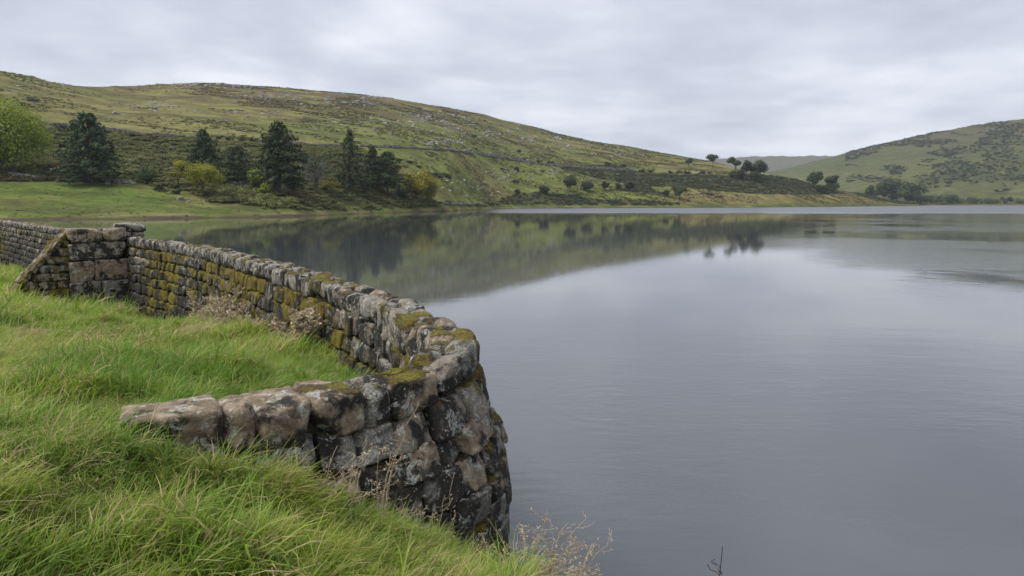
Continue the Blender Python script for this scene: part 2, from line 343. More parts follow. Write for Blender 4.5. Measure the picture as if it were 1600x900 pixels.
# ------------------------------------------------------------------ hills
class Hill:
    """height field by column; nodes give (depth, height) from the shore to beyond the ridge"""
    def __init__(s, cols, rows, nu, nt, amp, seed):
        # cols: pixel columns; rows: list of (depths, pixel rows or None for water level)
        s.px = np.linspace(cols[0], cols[-1], nu); s.nu, s.nt = nu, nt
        D = []; Z = []
        for dep, pr in rows:
            d = np.interp(s.px, cols, dep)
            if pr is None: z = np.full(nu, -0.6)
            else: z = EYE[2] + d * slope(np.interp(s.px, cols, pr))
            D.append(d); Z.append(z)
        last_d, last_z = D[-1], Z[-1]
        D.append(last_d * 1.35); Z.append(np.minimum(last_z * 0.75, EYE[2] + (last_z - EYE[2]) * 0.9))
        k = np.ones(15) / 15
        sm = lambda a: np.convolve(np.pad(a, 7, mode='edge'), k, 'valid')
        D = [sm(a) for a in D]; Z = [Z[0]] + [sm(a) for a in Z[1:]]
        s.D, s.Z = np.array(D), np.array(Z)
        t = np.linspace(0, 1, nt) ** 1.35
        s.Yg = s.D[0][:, None] + (s.D[-1] - s.D[0])[:, None] * t[None]
        zg = np.empty_like(s.Yg)
        for i in range(nu): zg[i] = np.interp(s.Yg[i], s.D[:, i], s.Z[:, i])
        kk = np.array([1, 2, 3, 4, 3, 2, 1.]); kk /= kk.sum()
        for _ in range(2):
            zp = np.pad(zg, ((0, 0), (3, 3)), mode='edge'); zs = sum(zp[:, j:j + nt] * kk[j] for j in range(7))
            w = sst(0.02, 0.1, np.linspace(0, 1, nt))[None]; zg = zg * (1 - w) + zs * w
        s.Xg = (s.px[:, None] - 800) / FPX * (s.Yg * cP - (zg - EYE[2]) * sP)
        sl = sst(0, 0.25, np.linspace(0, 1, nt))[None]
        nz = (fbm2(s.Xg / 70, s.Yg / 70, 4, seed) - 0.5) * 2.0 + (fbm2(s.Xg / 16, s.Yg / 16, 4, seed + 9, 0.6) - 0.5) * 0.9
        zg = zg + nz * amp * (0.12 + 0.88 * sl) * sst(0, 0.03, np.linspace(0, 1, nt))[None]
        s.zg = zg
        s.Xg = (s.px[:, None] - 800) / FPX * (s.Yg * cP - (zg - EYE[2]) * sP)
        s.PX, s.PY = project(s.Xg, s.Yg, s.zg)
    def hit(s, px, py):
        """first ground point seen in that direction"""
        i = int(np.clip(round((px - s.px[0]) / (s.px[-1] - s.px[0]) * (s.nu - 1)), 0, s.nu - 1))
        row = s.PY[i]; best = None
        for j in range(1, s.nt):
            if row[j] <= py:
                f = (row[j - 1] - py) / (row[j - 1] - row[j] + 1e-9); f = min(max(f, 0), 1)
                Y = s.Yg[i, j - 1] * (1 - f) + s.Yg[i, j] * f; z = s.zg[i, j - 1] * (1 - f) + s.zg[i, j] * f
                best = (Y, z); break
        if best is None: j = int(np.argmin(row)); best = (s.Yg[i, j], s.zg[i, j])
        Y, z = best
        return np.array([(px - 800) / FPX * (Y * cP - (z - EYE[2]) * sP), Y, z])
    def sample(s, n, r):
        """area-uniform random ground points: position, pixel"""
        i = r.integers(0, s.nu - 1, n * 4); j = r.integers(0, s.nt - 1, n * 4)
        ar = np.abs((s.Yg[i, j + 1] - s.Yg[i, j]) * (s.Xg[i + 1, j] - s.Xg[i, j])); keep = r.random(n * 4) < ar / np.quantile(ar, 0.97)
        i, j = i[keep], j[keep]; a, b = r.random(len(i)), r.random(len(i))
        def bl(G): return (G[i, j] * (1 - a) * (1 - b) + G[i + 1, j] * a * (1 - b) + G[i, j + 1] * (1 - a) * b + G[i + 1, j + 1] * a * b)
        P = np.stack([bl(s.Xg), bl(s.Yg), bl(s.zg)], 1)
        return P, bl(s.PX), bl(s.PY)
    def mesh(s, name, color):
        V = np.stack([s.Xg, s.Yg, s.zg], -1).reshape(-1, 3)
        return quad_mesh(name, V, grid_quads(s.nu, s.nt), True, None, {'land': color})

near_cols = [-700, -300, 0, 100, 150, 200, 330, 450, 600, 700, 760, 800, 900, 1000, 1090, 1110, 1150, 1200, 1240, 1290, 1340, 1400, 1436]
shore_d = [110, 125, 148, 155, 158, 158, 172, 186, 250, 305, 380, 420, 460, 480, 500, 510, 520, 533, 560, 600, 650, 700, 735]
low_py =  [280, 284, 286, 287, 287, 288, 300, 303, 308, 312, 312, 312, 310, 308, 306, 306, 306, 306, 307, 309, 313, 319, 321.2]
low_d =   [175, 190, 208, 212, 214, 216, 215, 222, 280, 335, 412, 448, 490, 515, 530, 540, 552, 565, 592, 630, 668, 706, 738]
wall_py = [150, 180, 192, 198, 202, 207, 217, 225, 230, 235, 243, 250, 263, 268, 271, 271.5, 275, 281, 286, 299, 307, 317.5, 321.1]
wall_d =  [260, 270, 285, 290, 292, 296, 305, 320, 375, 430, 500, 540, 580, 620, 640, 640, 640, 640, 645, 665, 690, 712, 740]
ridge_py =[40, 85, 107, 129, 134, 134, 127, 136, 150, 168, 178, 190, 215, 232, 246, 250, 264, 273, 277, 293.5, 303, 315.5, 321.0]
ridge_d = [420, 440, 450, 480, 520, 570, 690, 710, 740, 760, 775, 780, 800, 820, 840, 830, 780, 730, 715, 712, 715, 725, 742]
hillN = Hill(near_cols, [(shore_d, None), (low_d, low_py), (wall_d, wall_py), (ridge_d, ridge_py)], 620, 230, 2.2, 3)
right_cols = [1080, 1215, 1260, 1300, 1350, 1400, 1450, 1500, 1550, 1600, 1800, 2200, 2700]
hillR = Hill(right_cols, [
    ([880, 880, 870, 860, 850, 845, 850, 860, 860, 850, 760, 620, 500], None),
    ([930, 930, 920, 915, 905, 900, 905, 920, 915, 905, 820, 680, 560], [318, 317, 316, 315, 314, 313, 312, 312, 312, 312, 308, 300, 290]),
    ([1250, 1250, 1230, 1220, 1210, 1200, 1190, 1180, 1170, 1160, 1080, 900, 760], [300, 294, 288, 281, 272, 263, 256, 249, 243, 238, 214, 170, 120]),
    ([1750, 1750, 1720, 1690, 1660, 1640, 1620, 1600, 1570, 1550, 1420, 1200, 1000], [284, 266, 254, 243, 230, 218, 207, 198, 190, 183, 152, 90, 30])], 320, 110, 4.0, 21)
far_cols = [900, 1000, 1110, 1160, 1230, 1295, 1400, 1500, 1700]
hillF = Hill(far_cols, [
    ([2300] * 9, [300] * 9), ([2900] * 9, [270] * 9),
    ([3700] * 9, [252, 249, 247, 243, 239, 241, 246, 250, 255])], 120, 50, 10.0, 41)

def lerp(a, b, t): return np.asarray(a) * (1 - t[:, None]) + np.asarray(b) * t[:, None]
def in_poly(px, py, poly):
    poly = np.asarray(poly, float); c = np.zeros(len(px), bool); j = len(poly) - 1
    for i in range(len(poly)):
        xi, yi = poly[i]; xj, yj = poly[j]
        c ^= ((yi > py) != (yj > py)) & (px < (xj - xi) * (py - yi) / (yj - yi + 1e-12) + xi); j = i
    return c
BRACKEN = [[(-690, 150), (-300, 182), (0, 192), (60, 197), (180, 208), (330, 220), (450, 227), (560, 231), (600, 255), (640, 290), (690, 322), (560, 329), (430, 327), (370, 318), (330, 318), (300, 300), (235, 290), (200, 285), (-300, 281), (-690, 276)]]
SCRUB = [[(768, 321), (785, 310), (806, 303), (845, 300), (900, 306), (948, 313), (1000, 312), (1056, 317), (1060, 321)],
         [(872, 262), (960, 257), (1000, 273), (1100, 273), (1200, 274), (1240, 280), (1300, 297), (1320, 303), (1240, 304), (1190, 303), (1120, 299), (1060, 291), (1000, 292), (930, 278)],
         [(1005, 290), (1030, 300), (1060, 313), (1000, 300), (950, 297)], [(1330, 300), (1440, 309), (1440, 320), (1400, 318), (1350, 308)]]

def land_near(h):
    px, py = h.PX.ravel(), h.PY.ravel(); X, Y, Z = h.Xg.ravel(), h.Yg.ravel(), h.zg.ravel(); n = len(px)
    big = fbm2(X / 90, Y / 55, 4, 5); mid = fbm2(X / 26, Y / 14, 4, 6, 0.6)
    c = np.tile([0.165, 0.195, 0.048], (n, 1))
    c = lerp(c, [0.215, 0.205, 0.070], sst(0.45, 0.62, big)); c = lerp(c, [0.105, 0.115, 0.032], sst(0.5, 0.7, mid) * 0.7)
    sky = np.interp(px, near_cols, ridge_py)
    brown = sst(62, 10, py - sky) * sst(100, 320, px) * sst(1000, 800, px) * sst(0.36, 0.56, mid + 0.1 * (big - 0.5))
    c = lerp(c, [0.135, 0.090, 0.048], brown * 0.95)
    field = sst(320, 240, px) * sst(280, 289, py); c = lerp(c, [0.110, 0.165, 0.030], field)
    c = lerp(c, [0.165, 0.17, 0.05], field * sst(.45, .6, mid) * .8)
    g2 = sst(286, 296, py) * sst(880, 930, px) * sst(1060, 1000, px) * sst(0.3, 0.5, big + 0.2); c = lerp(c, [0.150, 0.185, 0.035], g2 * 0.8)
    tan = sst(1020, 1090, px) * sst(295, 302, py); c = lerp(c, [0.225, 0.180, 0.075], tan * sst(0.3, 0.55, mid + 0.1))
    sc = np.zeros(n)
    for poly in BRACKEN + SCRUB: sc = np.maximum(sc, in_poly(px, py, poly))
    c = lerp(c, [0.042, 0.050, 0.018], sc * 0.9)
    s_h = Z + (mid - 0.5) * 0.5
    c = lerp(c, [0.115, 0.150, 0.035], sst(3.2, 2.2, s_h)); c = lerp(c, [0.22, 0.19, 0.09], sst(1.5, 1.0, s_h) * sst(0.45, 0.58, fbm2(X / 12, Y / 6, 3, 18)) * 0.9)
    c = lerp(c, [0.085, 0.062, 0.042], sst(0.50, 0.25, s_h + (fbm2(X / 7, Y / 7, 3, 8) - .5) * .8))
    return c
def land_right(h):
    px, py = h.PX.ravel(), h.PY.ravel(); X, Y, Z = h.Xg.ravel(), h.Yg.ravel(), h.zg.ravel(); n = len(px)
    q = X * 0.5 + Y * 0.2 - Z * 1.5
    big = fbm2(X / 160, Z / 40 + X / 300, 4, 15); mid = fbm2(X / 42, (Z - .30 * X) / 8, 5, 16, 0.62)
    c = np.tile([0.078, 0.094, 0.034], (n, 1)); c = lerp(c, [0.118, 0.128, 0.046], sst(0.45, 0.6, big))
    sky = np.interp(px, right_cols, [284, 266, 254, 243, 230, 218, 207, 198, 190, 183, 152, 90, 30])
    c = lerp(c, [0.095, 0.078, 0.055], sst(48, 12, py - sky) * sst(1330, 1450, px) * sst(0.35, 0.6, mid + 0.05))
    g = gorse_right(px, py, mid); c = lerp(c, [0.050, 0.060, 0.030], g * .8)
    c = lerp(c, [0.12, 0.14, 0.05], sst(4, 2, Z)); return c
def gorse_right(px, py, mid):
    a = sst(1400, 1480, px) * sst(205, 225, py) * sst(292, 272, py)
    return np.clip(sst(0.47, 0.53, mid + 0.10 * (a - 0.5) + 0.05 * sst(1480, 1560, px)) * a + 0.9 * sst(0.525, 0.575, mid) * sst(1290, 1350, px), 0, 1)
tag(obj('hillside', hillN.mesh('hillside', land_near(hillN)), M['terrain']), 'broad grassy moorland hillside with brown heather top across the water', 'hill', kind='structure')
tag(obj('hillside', hillR.mesh('hillside', land_right(hillR)), M['terrain']), 'darker green hillside patched with gorse at the far valley side', 'hill', kind='structure')
nF = hillF.Xg.size
tag(obj('hillside', hillF.mesh('hillside', np.tile([0.11, 0.10, 0.07], (nF, 1)) * (0.6 + 0.8 * fbm2(hillF.Xg / 300, hillF.Yg / 200, 4, 51).ravel()[:, None])), M['terrain']), 'distant hazy blue moor closing the valley', 'hill', kind='structure')

# ------------------------------------------------------------------ wall path and the near bank
def catmull(P, step=0.02):
    P = np.asarray(P, float); P = np.vstack([2 * P[0] - P[1], P, 2 * P[-1] - P[-2]]); out = []
    for i in range(1, len(P) - 2):
        n = max(8, int(np.linalg.norm(P[i + 1] - P[i]) / step)); t = np.linspace(0, 1, n, endpoint=False)[:, None]
        a, b, c, d = P[i - 1], P[i], P[i + 1], P[i + 2]
        out.append(0.5 * (2 * b + (c - a) * t + (2 * a - 5 * b + 4 * c - d) * t ** 2 + (-a + 3 * b - 3 * c + d) * t ** 3))
    out.append(P[-2:-1]); return np.vstack(out)
WO = catmull([(-2.12, 3.53), (-1.75, 3.70), (-1.38, 3.96), (-.94, 4.28), (-.63, 4.58), (-.40, 4.92), (-.27, 5.37), (-.32, 5.84), (-.50, 6.33), (-.79, 6.87), (-1.34, 8.13), (-3.32, 11.28), (-7.65, 17.41), (-12.06, 22.13), (-20.06, 30.53), (-29.75, 40.73), (-44.8, 56.2), (-62, 73.8), (-90, 102.5), (-128, 141)])   # outer top edge
WT = np.gradient(WO, axis=0); WT /= np.linalg.norm(WT, axis=1, keepdims=True)
ko = np.ones(31) / 31
WT = np.stack([np.convolve(np.pad(WT[:, i], 15, mode='edge'), ko, 'valid') for i in (0, 1)], 1); WT /= np.linalg.norm(WT, axis=1, keepdims=True)
WP = WO + np.stack([-WT[:, 1], WT[:, 0]], 1) * 0.215          # centre line
WS = np.concatenate([[0], np.cumsum(np.linalg.norm(np.diff(WP, axis=0), axis=1))])
WT = np.gradient(WP, axis=0); WT /= np.linalg.norm(WT, axis=1, keepdims=True)
kk = np.ones(21) / 21
WT = np.stack([np.convolve(np.pad(WT[:, i], 10, mode='edge'), kk, 'valid') for i in (0, 1)], 1); WT /= np.linalg.norm(WT, axis=1, keepdims=True)
WN = np.stack([-WT[:, 1], WT[:, 0]], 1)                    # points to the grass (inner) side
ZTOP = 2.90
def wall_xy(s, n):
    s = np.asarray(s, float)
    p = [np.interp(s, WS, WP[:, i]) for i in (0, 1)]; q = [np.interp(s, WS, WN[:, i]) for i in (0, 1)]
    return p[0] + q[0] * n, p[1] + q[1] * n
def s_at(x, y): return WS[int(np.argmin((WP[:, 0] - x) ** 2 + (WP[:, 1] - y) ** 2))]

def tps(C):
    C = np.asarray(C, float); P = C[:, :2]; n = len(P)
    def U(d2): return np.where(d2 > 1e-12, 0.5 * d2 * np.log(np.maximum(d2, 1e-12)), 0)
    K = U(((P[:, None] - P[None]) ** 2).sum(-1)) + np.eye(n) * 0.02; A = np.zeros((n + 3, n + 3)); A[:n, :n] = K
    A[:n, n] = 1; A[:n, n + 1:] = P; A[n, :n] = 1; A[n + 1:, :n] = P.T
    w = np.linalg.solve(A, np.concatenate([C[:, 2], np.zeros(3)]))
    def f(x, y):
        x = np.asarray(x, float); r = w[n] + w[n + 1] * x + w[n + 2] * y
        for i in range(n): r = r + w[i] * U((x - P[i, 0]) ** 2 + (y - P[i, 1]) ** 2)
        return r
    return f
shared = [(-1.75, 2.3, 2.62), (-2.2, 3.5, 2.66), (-3, 4, 2.68), (-4, 3, 2.75), (-6, 2, 2.85), (-10, 2, 2.9), (0, 0, 2.35), (-2, 0, 2.5), (-5, -2, 2.8), (-2, -5, 2.5), (-12, -6, 3.0), (-15, 1, 2.95)]
tps_in = tps(shared + [(-4.72, 6.3, 2.5), (-9, 12, 2.05), (-18.7, 25, 1.05), (-30, 36, .5), (-45, 50, .4), (-2.53, 4.6, 2.6), (-4.5, 8, 2.05), (-7.9, 14, 1.3), (-12.1, 21.3, .62),
    (-8.3, 17.3, .45), (-5.2, 11, 1.72), (-4.1, 11.0, 2.05), (-6.0, 14.2, 1.25), (-4.7, 12.2, 1.85), (-10.4, 19.6, .55), (-3.1, 9.6, 2.0), (-2.3, 8.5, 1.95), (-1.4, 7.0, 1.85), (-2.34, 5.2, 2.48), (-1.97, 6, 2.3), (-1.1, 5.5, 2.2), (-12, 10, 2.45), (-20, 15, 2.2), (-40, 25, 1.8), (-60, 20, 2.3), (-60, 60, .8), (-70, -10, 3), (-95, 95, .9), (-130, 125, 1.4), (-150, 70, 2.6), (-160, 0, 3.2)])
tps_out = tps(shared + [(-1.4, 3.45, 2.36), (-1.1, 3.65, 2.08), (-.9, 3.95, 1.92), (-.72, 4.35, 1.66), (-.35, 4.6, 1.36), (.1, 5.0, .85), (-.6, 3.0, 2.12), (0, 3.4, 1.90), (.5, 3.2, 1.45), (1.2, 3, .7), (2.2, 2.5, 0), (3, 2, -.8), (1.4, 1, 1.6), (2.2, 0, 1.0), (4, -2, -.4), (.6, 4.6, .75), (.9, 5.5, -.1), (.3, 6, 0.0), (.2, 7, -.9), (-1, 9.5, -1.4), (2, 5, -.8), (4, 6, -2), (-4, 16, -2), (1, 14, -2.5), (-10, 30, -2), (-30, 57, -2), (-90, 120, -2), (-120, 160, -2), (8, 0, -2.5), (8, 12, -3), (6, -8, -1.5)])
EXT = np.vstack([np.array([(-12.0, 1.6), (-6, 2.6), (-3.2, 3.35)]), WP[:1500:12], WP[1500::90]])
def side(x, y):
    """signed distance to the wall line, positive on the grass side"""
    x = np.asarray(x, float).ravel(); y = np.asarray(y, float).ravel(); best = np.full(len(x), 1e9); sg = np.ones(len(x))
    for i in range(len(EXT) - 1):
        a, b = EXT[i], EXT[i + 1]; d = b - a; L2 = d @ d
        t = np.clip(((x - a[0]) * d[0] + (y - a[1]) * d[1]) / L2, 0, 1)
        ex, ey = x - a[0] - t * d[0], y - a[1] - t * d[1]; r = np.hypot(ex, ey)
        cr = d[0] * (y - a[1]) - d[1] * (x - a[0]); u = r < best - 1e-9
        best = np.where(u, r, best); sg = np.where(u, np.sign(cr), sg)
    return best * sg
def ground_z(x, y):
    x = np.asarray(x, float); sh = x.shape; x = x.ravel(); y = np.asarray(y, float).ravel()
    sd = side(x, y); bw = 0.18 + 1.2 * sst(-2.0, -4.0, x)
    w = sst(-1, 1, sd / bw)
    z = tps_in(x, y) * w + tps_out(x, y) * (1 - w)
    hum = (fbm2(x / 1.0, y / 0.8, 3, 71) - 0.5) * 0.36 + (fbm2(x / 0.3, y / 0.3, 2, 72) - 0.5) * 0.06
    z = z + hum * sst(-0.5, 0.6, z)
    return np.maximum(z, -3.6).reshape(sh)
def axis(segs):
    out = []
    for a, b, st in segs: out.append(np.arange(a, b, st))
    return np.concatenate(out + [[segs[-1][1]]])
gx = axis([(-180, -72, 4), (-72, -14, 1.2), (-14, -9, .35), (-9, 3, .09), (3, 14, .5)]); gy = axis([(-14, -1, .6), (-1, 12, .09), (12, 30, .25), (30, 76, 1.2), (76, 150, 4)])
GX, GY = np.meshgrid(gx, gy, indexing='ij'); GZ = ground_z(GX, GY)
me = quad_mesh('ground', np.stack([GX, GY, GZ], -1).reshape(-1, 3), grid_quads(len(gx), len(gy)), True)
tag(obj('ground', me, M['soil']), 'uneven grassy bank inside and in front of the curved wall', 'ground', kind='structure')

def gz_at(x, y):
    x = np.asarray(x, float); y = np.asarray(y, float)
    i = np.clip(np.searchsorted(gx, x) - 1, 0, len(gx) - 2); j = np.clip(np.searchsorted(gy, y) - 1, 0, len(gy) - 2)
    a = np.clip((x - gx[i]) / (gx[i + 1] - gx[i]), 0, 1); b = np.clip((y - gy[j]) / (gy[j + 1] - gy[j]), 0, 1)
    return GZ[i, j] * (1 - a) * (1 - b) + GZ[i + 1, j] * a * (1 - b) + GZ[i, j + 1] * (1 - a) * b + GZ[i + 1, j + 1] * a * b

# ------------------------------------------------------------------ stones
_cube_cache = {}
def cube_grid(n):
    if n in _cube_cache: return _cube_cache[n]
    g = np.linspace(-1, 1, n + 1); V = {}; Q = []
    def vid(p):
        k = tuple(np.round(p, 6)); return V.setdefault(k, len(V))
    for ax in range(3):
        for sgn in (-1, 1):
            o = [a for a in range(3) if a != ax]
            for i in range(n):
                for j in range(n):
                    q = []
                    for a, b in ((i, j), (i + 1, j), (i + 1, j + 1), (i, j + 1)):
                        p = [0, 0, 0]; p[ax] = sgn; p[o[0]] = g[a]; p[o[1]] = g[b]; q.append(vid(p))
                    if (sgn > 0) == (ax == 1): q.reverse()
                    Q.append(q)
    r = (np.array(list(V.keys()), float), np.array(Q, np.int32)); _cube_cache[n] = r; return r
def rounded(n, half, rad, r, jitter=0.08, chips=7):
    """uneven rounded block: half sizes, edge radius; corners pushed about so no block is a true box"""
    P, Q = cube_grid(n); half = np.asarray(half, float)
    cj = r.normal(0, jitter, (2, 2, 2, 3)); w = (P + 1) / 2
    off = 0
    for a in (0, 1):
        for b in (0, 1):
            for c in (0, 1):
                ww = (w[:, 0] if a else 1 - w[:, 0]) * (w[:, 1] if b else 1 - w[:, 1]) * (w[:, 2] if c else 1 - w[:, 2])
                off = off + ww[:, None] * cj[a, b, c]
    rad = np.minimum(rad, half.min() * 0.95); B = P * half; I = np.clip(B, -(half - rad), half - rad); d = B - I
    ln = np.linalg.norm(d, axis=1, keepdims=True); nrm = np.where(ln > 1e-9, d / np.maximum(ln, 1e-9), 0)
    out = I + nrm * rad + off * half
    for _ in range(chips):
        d = r.normal(size=3); d /= np.linalg.norm(d); u = (out / half) @ d; h_ = u.max() * r.uniform(.78, .93)
        out = out - (np.maximum(u - h_, 0)[:, None] * d) * half
    return out, Q
def stone_world(local, to_world, r, seed, amp, freq=5.0):
    W = to_world(local); C = to_world(np.zeros((1, 3)))[0]; d = W - C; d /= np.linalg.norm(d, axis=1, keepdims=True) + 1e-9
    nz = (fbm(W * freq + seed * 7.7, 3, 11) - 0.5) * 2 + (0.5 - np.abs(fbm(W * freq * 3.0 + seed * 3.1, 3, 12, 0.6) - 0.5) * 3) * 0.8
    return W + d * (nz * amp)[:, None]
def vnormals(V, Q):
    n = np.cross(V[Q[:, 2]] - V[Q[:, 0]], V[Q[:, 3]] - V[Q[:, 1]]); N = np.zeros_like(V)
    for k in range(4): np.add.at(N, Q[:, k], n)
    return N / (np.linalg.norm(N, axis=1, keepdims=True) + 1e-9)
wall_root = thing('stone_wall', (WP[0][0], WP[0][1], 0), 'curving moss covered stone retaining wall with rounded coping beside the water', 'wall')
def wmat(o): o.matrix_parent_inverse = wall_root.matrix_world.inverted()
WALLLOC = np.array([WP[0][0], WP[0][1], 0.0])

class StoneSet:
    def __init__(s): s.items = []
    def add(s, V, Q, rnd, moss, wet): s.items.append((V, Q, rnd, moss, wet))
def moss_of(V, Nn, base, top_gain):
    return np.clip(base + top_gain * np.clip(Nn[:, 2], 0, 1) ** 1.5, -1, 1)
def emit_stone(name, n, half, rad, to_world, parent, origin, moss_base, top_gain, wet, r, amp=0.018, collect=None, freq=5.0, jitter=0.08, rnd=None, chips=6):
    L_, Q = rounded(n, half, rad, r, jitter, chips); W = stone_world(L_, to_world, r, r.random() * 50, amp, freq)
    Nn = vnormals(W, Q)
    C = W.mean(0)
    if ((W - C) * Nn).sum() < 0: Q = Q[:, ::-1]; Nn = -Nn
    mo = moss_of(W, Nn, moss_base, top_gain)
    rv = np.full(len(W), r.random() if rnd is None else rnd); we = np.clip(np.full(len(W), wet) - 0.35 * np.clip(Nn[:, 2], 0, 1), 0, 1)
    if collect is not None: collect.append((W - origin, Q, rv, mo, we)); return None
    me = quad_mesh(name, W - origin, Q, True, {'rnd': rv, 'moss': mo, 'wet': we})
    return obj(name, me, M['stone'], parent)
def join_stones(name, items, parent, label=None):
    V = []; Q = []; a = [[], [], []]; n = 0
    for it in items:
        V.append(it[0]); Q.append(it[1] + n); n += len(it[0])
        for k in range(3): a[k].append(it[2 + k])
    me = quad_mesh(name, np.concatenate(V), np.concatenate(Q), True, {'rnd': np.concatenate(a[0]), 'moss': np.concatenate(a[1]), 'wet': np.concatenate(a[2])})
    o = obj(name, me, M['stone'], parent); o['kind'] = 'stuff'; return o

S_PIER = s_at(-12.45, 22.05); S_END = WS[-1]; S_TURN = s_at(-.50, 5.4)
def z_sag(s): return .025 + .05 * sst(0, .8, s) - .075 * sst(1.5, 2.6, s)      # the near end has settled a little
def wall_to_world(s0, n0, z0, zrot=0.0, lean=0.0):
    z0 = z0 - float(z_sag(s0))
    def f(Lc):
        x, y = wall_xy(s0 + Lc[:, 0], n0 + Lc[:, 1] + lean * Lc[:, 2]); return np.stack([x, y, z0 + Lc[:, 2] + Lc[:, 0] * zrot], 1)
    return f
def half_width(z, side=1): return (0.165 if side > 0 else 0.195) + (0.11 * (ZTOP - 0.27 - z) if side > 0 else 0.25 * float(sst(-.15, 1, (ZTOP - 0.2 - z) / 1.0) - .04))      # the faces lean out towards the foot
rs = np.random.default_rng(101)
def depth_of(s): return float(np.interp(s, WS, WP[:, 1]))
def res_for(Y): return 16 if Y < 6.2 else (9 if Y < 10 else (6 if Y < 16 else 4))
# coping: two rows of rounded stones, the inner row the wider one
near_len = [0.50, 0.17, 0.33, 0.35, 0.20, 0.36, 0.33, 0.27, 0.30, 0.26, 0.32, 0.24, 0.30]
cop_far = []
for row in (0, 1):
    s = 0.0; k = 0
    while s < S_END - 0.5:
        Y = depth_of(s)
        if row == 0 and k < len(near_len): ln = near_len[k]
        else: ln = rs.uniform(0.24, 0.42) if Y < 24 else (rs.uniform(0.4, 0.7) if Y < 60 else rs.uniform(1.0, 1.6))
        if S_PIER - 0.28 < s + ln / 2 < S_PIER + 0.62: s += ln; k += 1; continue
        single = s < 1.2
        if row and single: s += ln; k += 1; continue
        hw = (0.215 if single else 0.115) if row == 0 else 0.112
        n0 = (-0.01 if single else -0.10) if row == 0 else 0.088
        hz = rs.uniform(0.135, 0.16) if row == 0 else (rs.uniform(0.165, 0.185) if s < 5 else rs.uniform(0.13, 0.16)); top = ZTOP + rs.normal(0, 0.014) - (0.02 if row else 0)
        first = row == 0 and k == 0
        if first: hz = 0.14; top = ZTOP - 0.04; hw = 0.205
        mb = -0.06 + 0.20 * sst(1.2, 2.2, s) * sst(10, 5, s) + 0.08 * sst(6, 11, s) - (0.35 if s < 0.5 else 0) + rs.normal(0, 0.08)
        tg = 0.42
        far = s > S_PIER + 9
        emit_stone('coping_stone', res_for(Y), (ln / 2 * 0.995 + .006, hw, hz), (rs.uniform(0.03, 0.06) if single else rs.uniform(0.055, 0.095)) if not first else 0.018, wall_to_world(s + ln / 2, n0, top - hz, rs.normal(0, .03)), wall_root, WALLLOC,
                   mb, tg, (0.10 + 0.25 * rs.random() + 0.22 * float(sst(4, 9, s))) if s > 0.6 else 0.12, rs, 0.020 if Y < 12 else 0.012, cop_far if far else None, jitter=0.03 if first else 0.075, chips=0 if first else 4, rnd=(0.1 if s < 1.2 and row == 0 else (rs.uniform(.3, .9) if s > 3 else None)))
        s += ln; k += 1
join_stones('far_coping', cop_far, wall_root)
# faces in courses
faces = []
course_h = [0.27, 0.25, 0.28, 0.26, 0.30, 0.27, 0.30, 0.28, 0.30, 0.28, 0.3, 0.3]
for sidek in (-1, 1):                        # -1 water side, +1 grass side
    z = ZTOP - (0.285 if sidek < 0 else 0.315)
    for ci, ch in enumerate(course_h if sidek > 0 else [.23, .21, .24, .22, .25, .22, .24, .23, .26, .24, .26, .26, .26, .28]):
        zc = z - ch / 2; s = rs.uniform(-0.05, 0.2) if sidek < 0 else 0.1
        if sidek < 0 and ci == 0: s = 0.42
        while s < (S_END - 0.6 if sidek > 0 else S_TURN + 7):
            Y = depth_of(s); ln = rs.uniform(0.2, 0.52) * (.78 if sidek < 0 else 1) if Y < 24 else (rs.uniform(0.5, 1.0) if Y < 60 else rs.uniform(1.6, 2.8))
            sm = s + ln / 2; n0 = sidek * (half_width(zc, sidek) - 0.115)
            x, y = wall_xy(sm, n0 + sidek * 0.12); gz = float(gz_at(x, y))
            base = max(gz, -0.1 if sidek < 0 else gz) - 0.15
            if zc + ch / 2 > base and not (sidek > 0 and sm < 0.9 and False):
                faces.append((Y, sidek, ci, sm, ln, zc, ch, n0))
            s += ln
        z -= ch
def face_rank(f):
    Y, sidek, ci, sm = f[:4]
    vis = (sidek < 0 and sm < S_TURN + 1.0) or (sidek > 0 and sm > S_TURN + 1.2 and sm < S_PIER + 14)
    return (0 if vis else 1, Y)
faces.sort(key=face_rank); rest = []
for i, (Y, sidek, ci, sm, ln, zc, ch, n0) in enumerate(faces):
    vis = face_rank((Y, sidek, ci, sm))[0] == 0
    n = res_for(Y) if vis else 3
    if sidek < 0: mb, tg, wet = -0.12 + (0.08 if ci == 0 else 0) + rs.normal(0, 0.06), 0.6, np.clip(rs.normal(0.34 + 0.04 * ci, 0.16), 0, .9)
    else:
        mid = sst(S_TURN + 2.0, S_TURN + 6, sm) * sst(S_PIER + 1, S_PIER - 5, sm)
        mb, tg, wet = 0.28 + 0.32 * mid - 0.03 * ci + rs.normal(0, 0.05), 0.30, np.clip(rs.normal(0.55 + 0.09 * ci, 0.14), 0, 0.95)
    pro = rs.normal(0, 0.014)
    emit_stone('stone', n, (ln / 2 * 0.995, 0.135, ch / 2 * 0.99), rs.uniform(0.010, 0.028), wall_to_world(sm, n0 + sidek * pro, zc + rs.normal(0, .010) + .05 * (noise3(np.array([[sm * .7, ci * .35, 3.3]]), 8)[0] - .5), rs.normal(0, .04), sidek * (half_width(zc + .05, sidek) - half_width(zc - .05, sidek)) / .1), wall_root, WALLLOC,
               mb, tg, wet, rs, 0.020 if Y < 12 else 0.016, None if i < 300 else rest, jitter=0.09)
join_stones('rubble_courses', rest, wall_root)
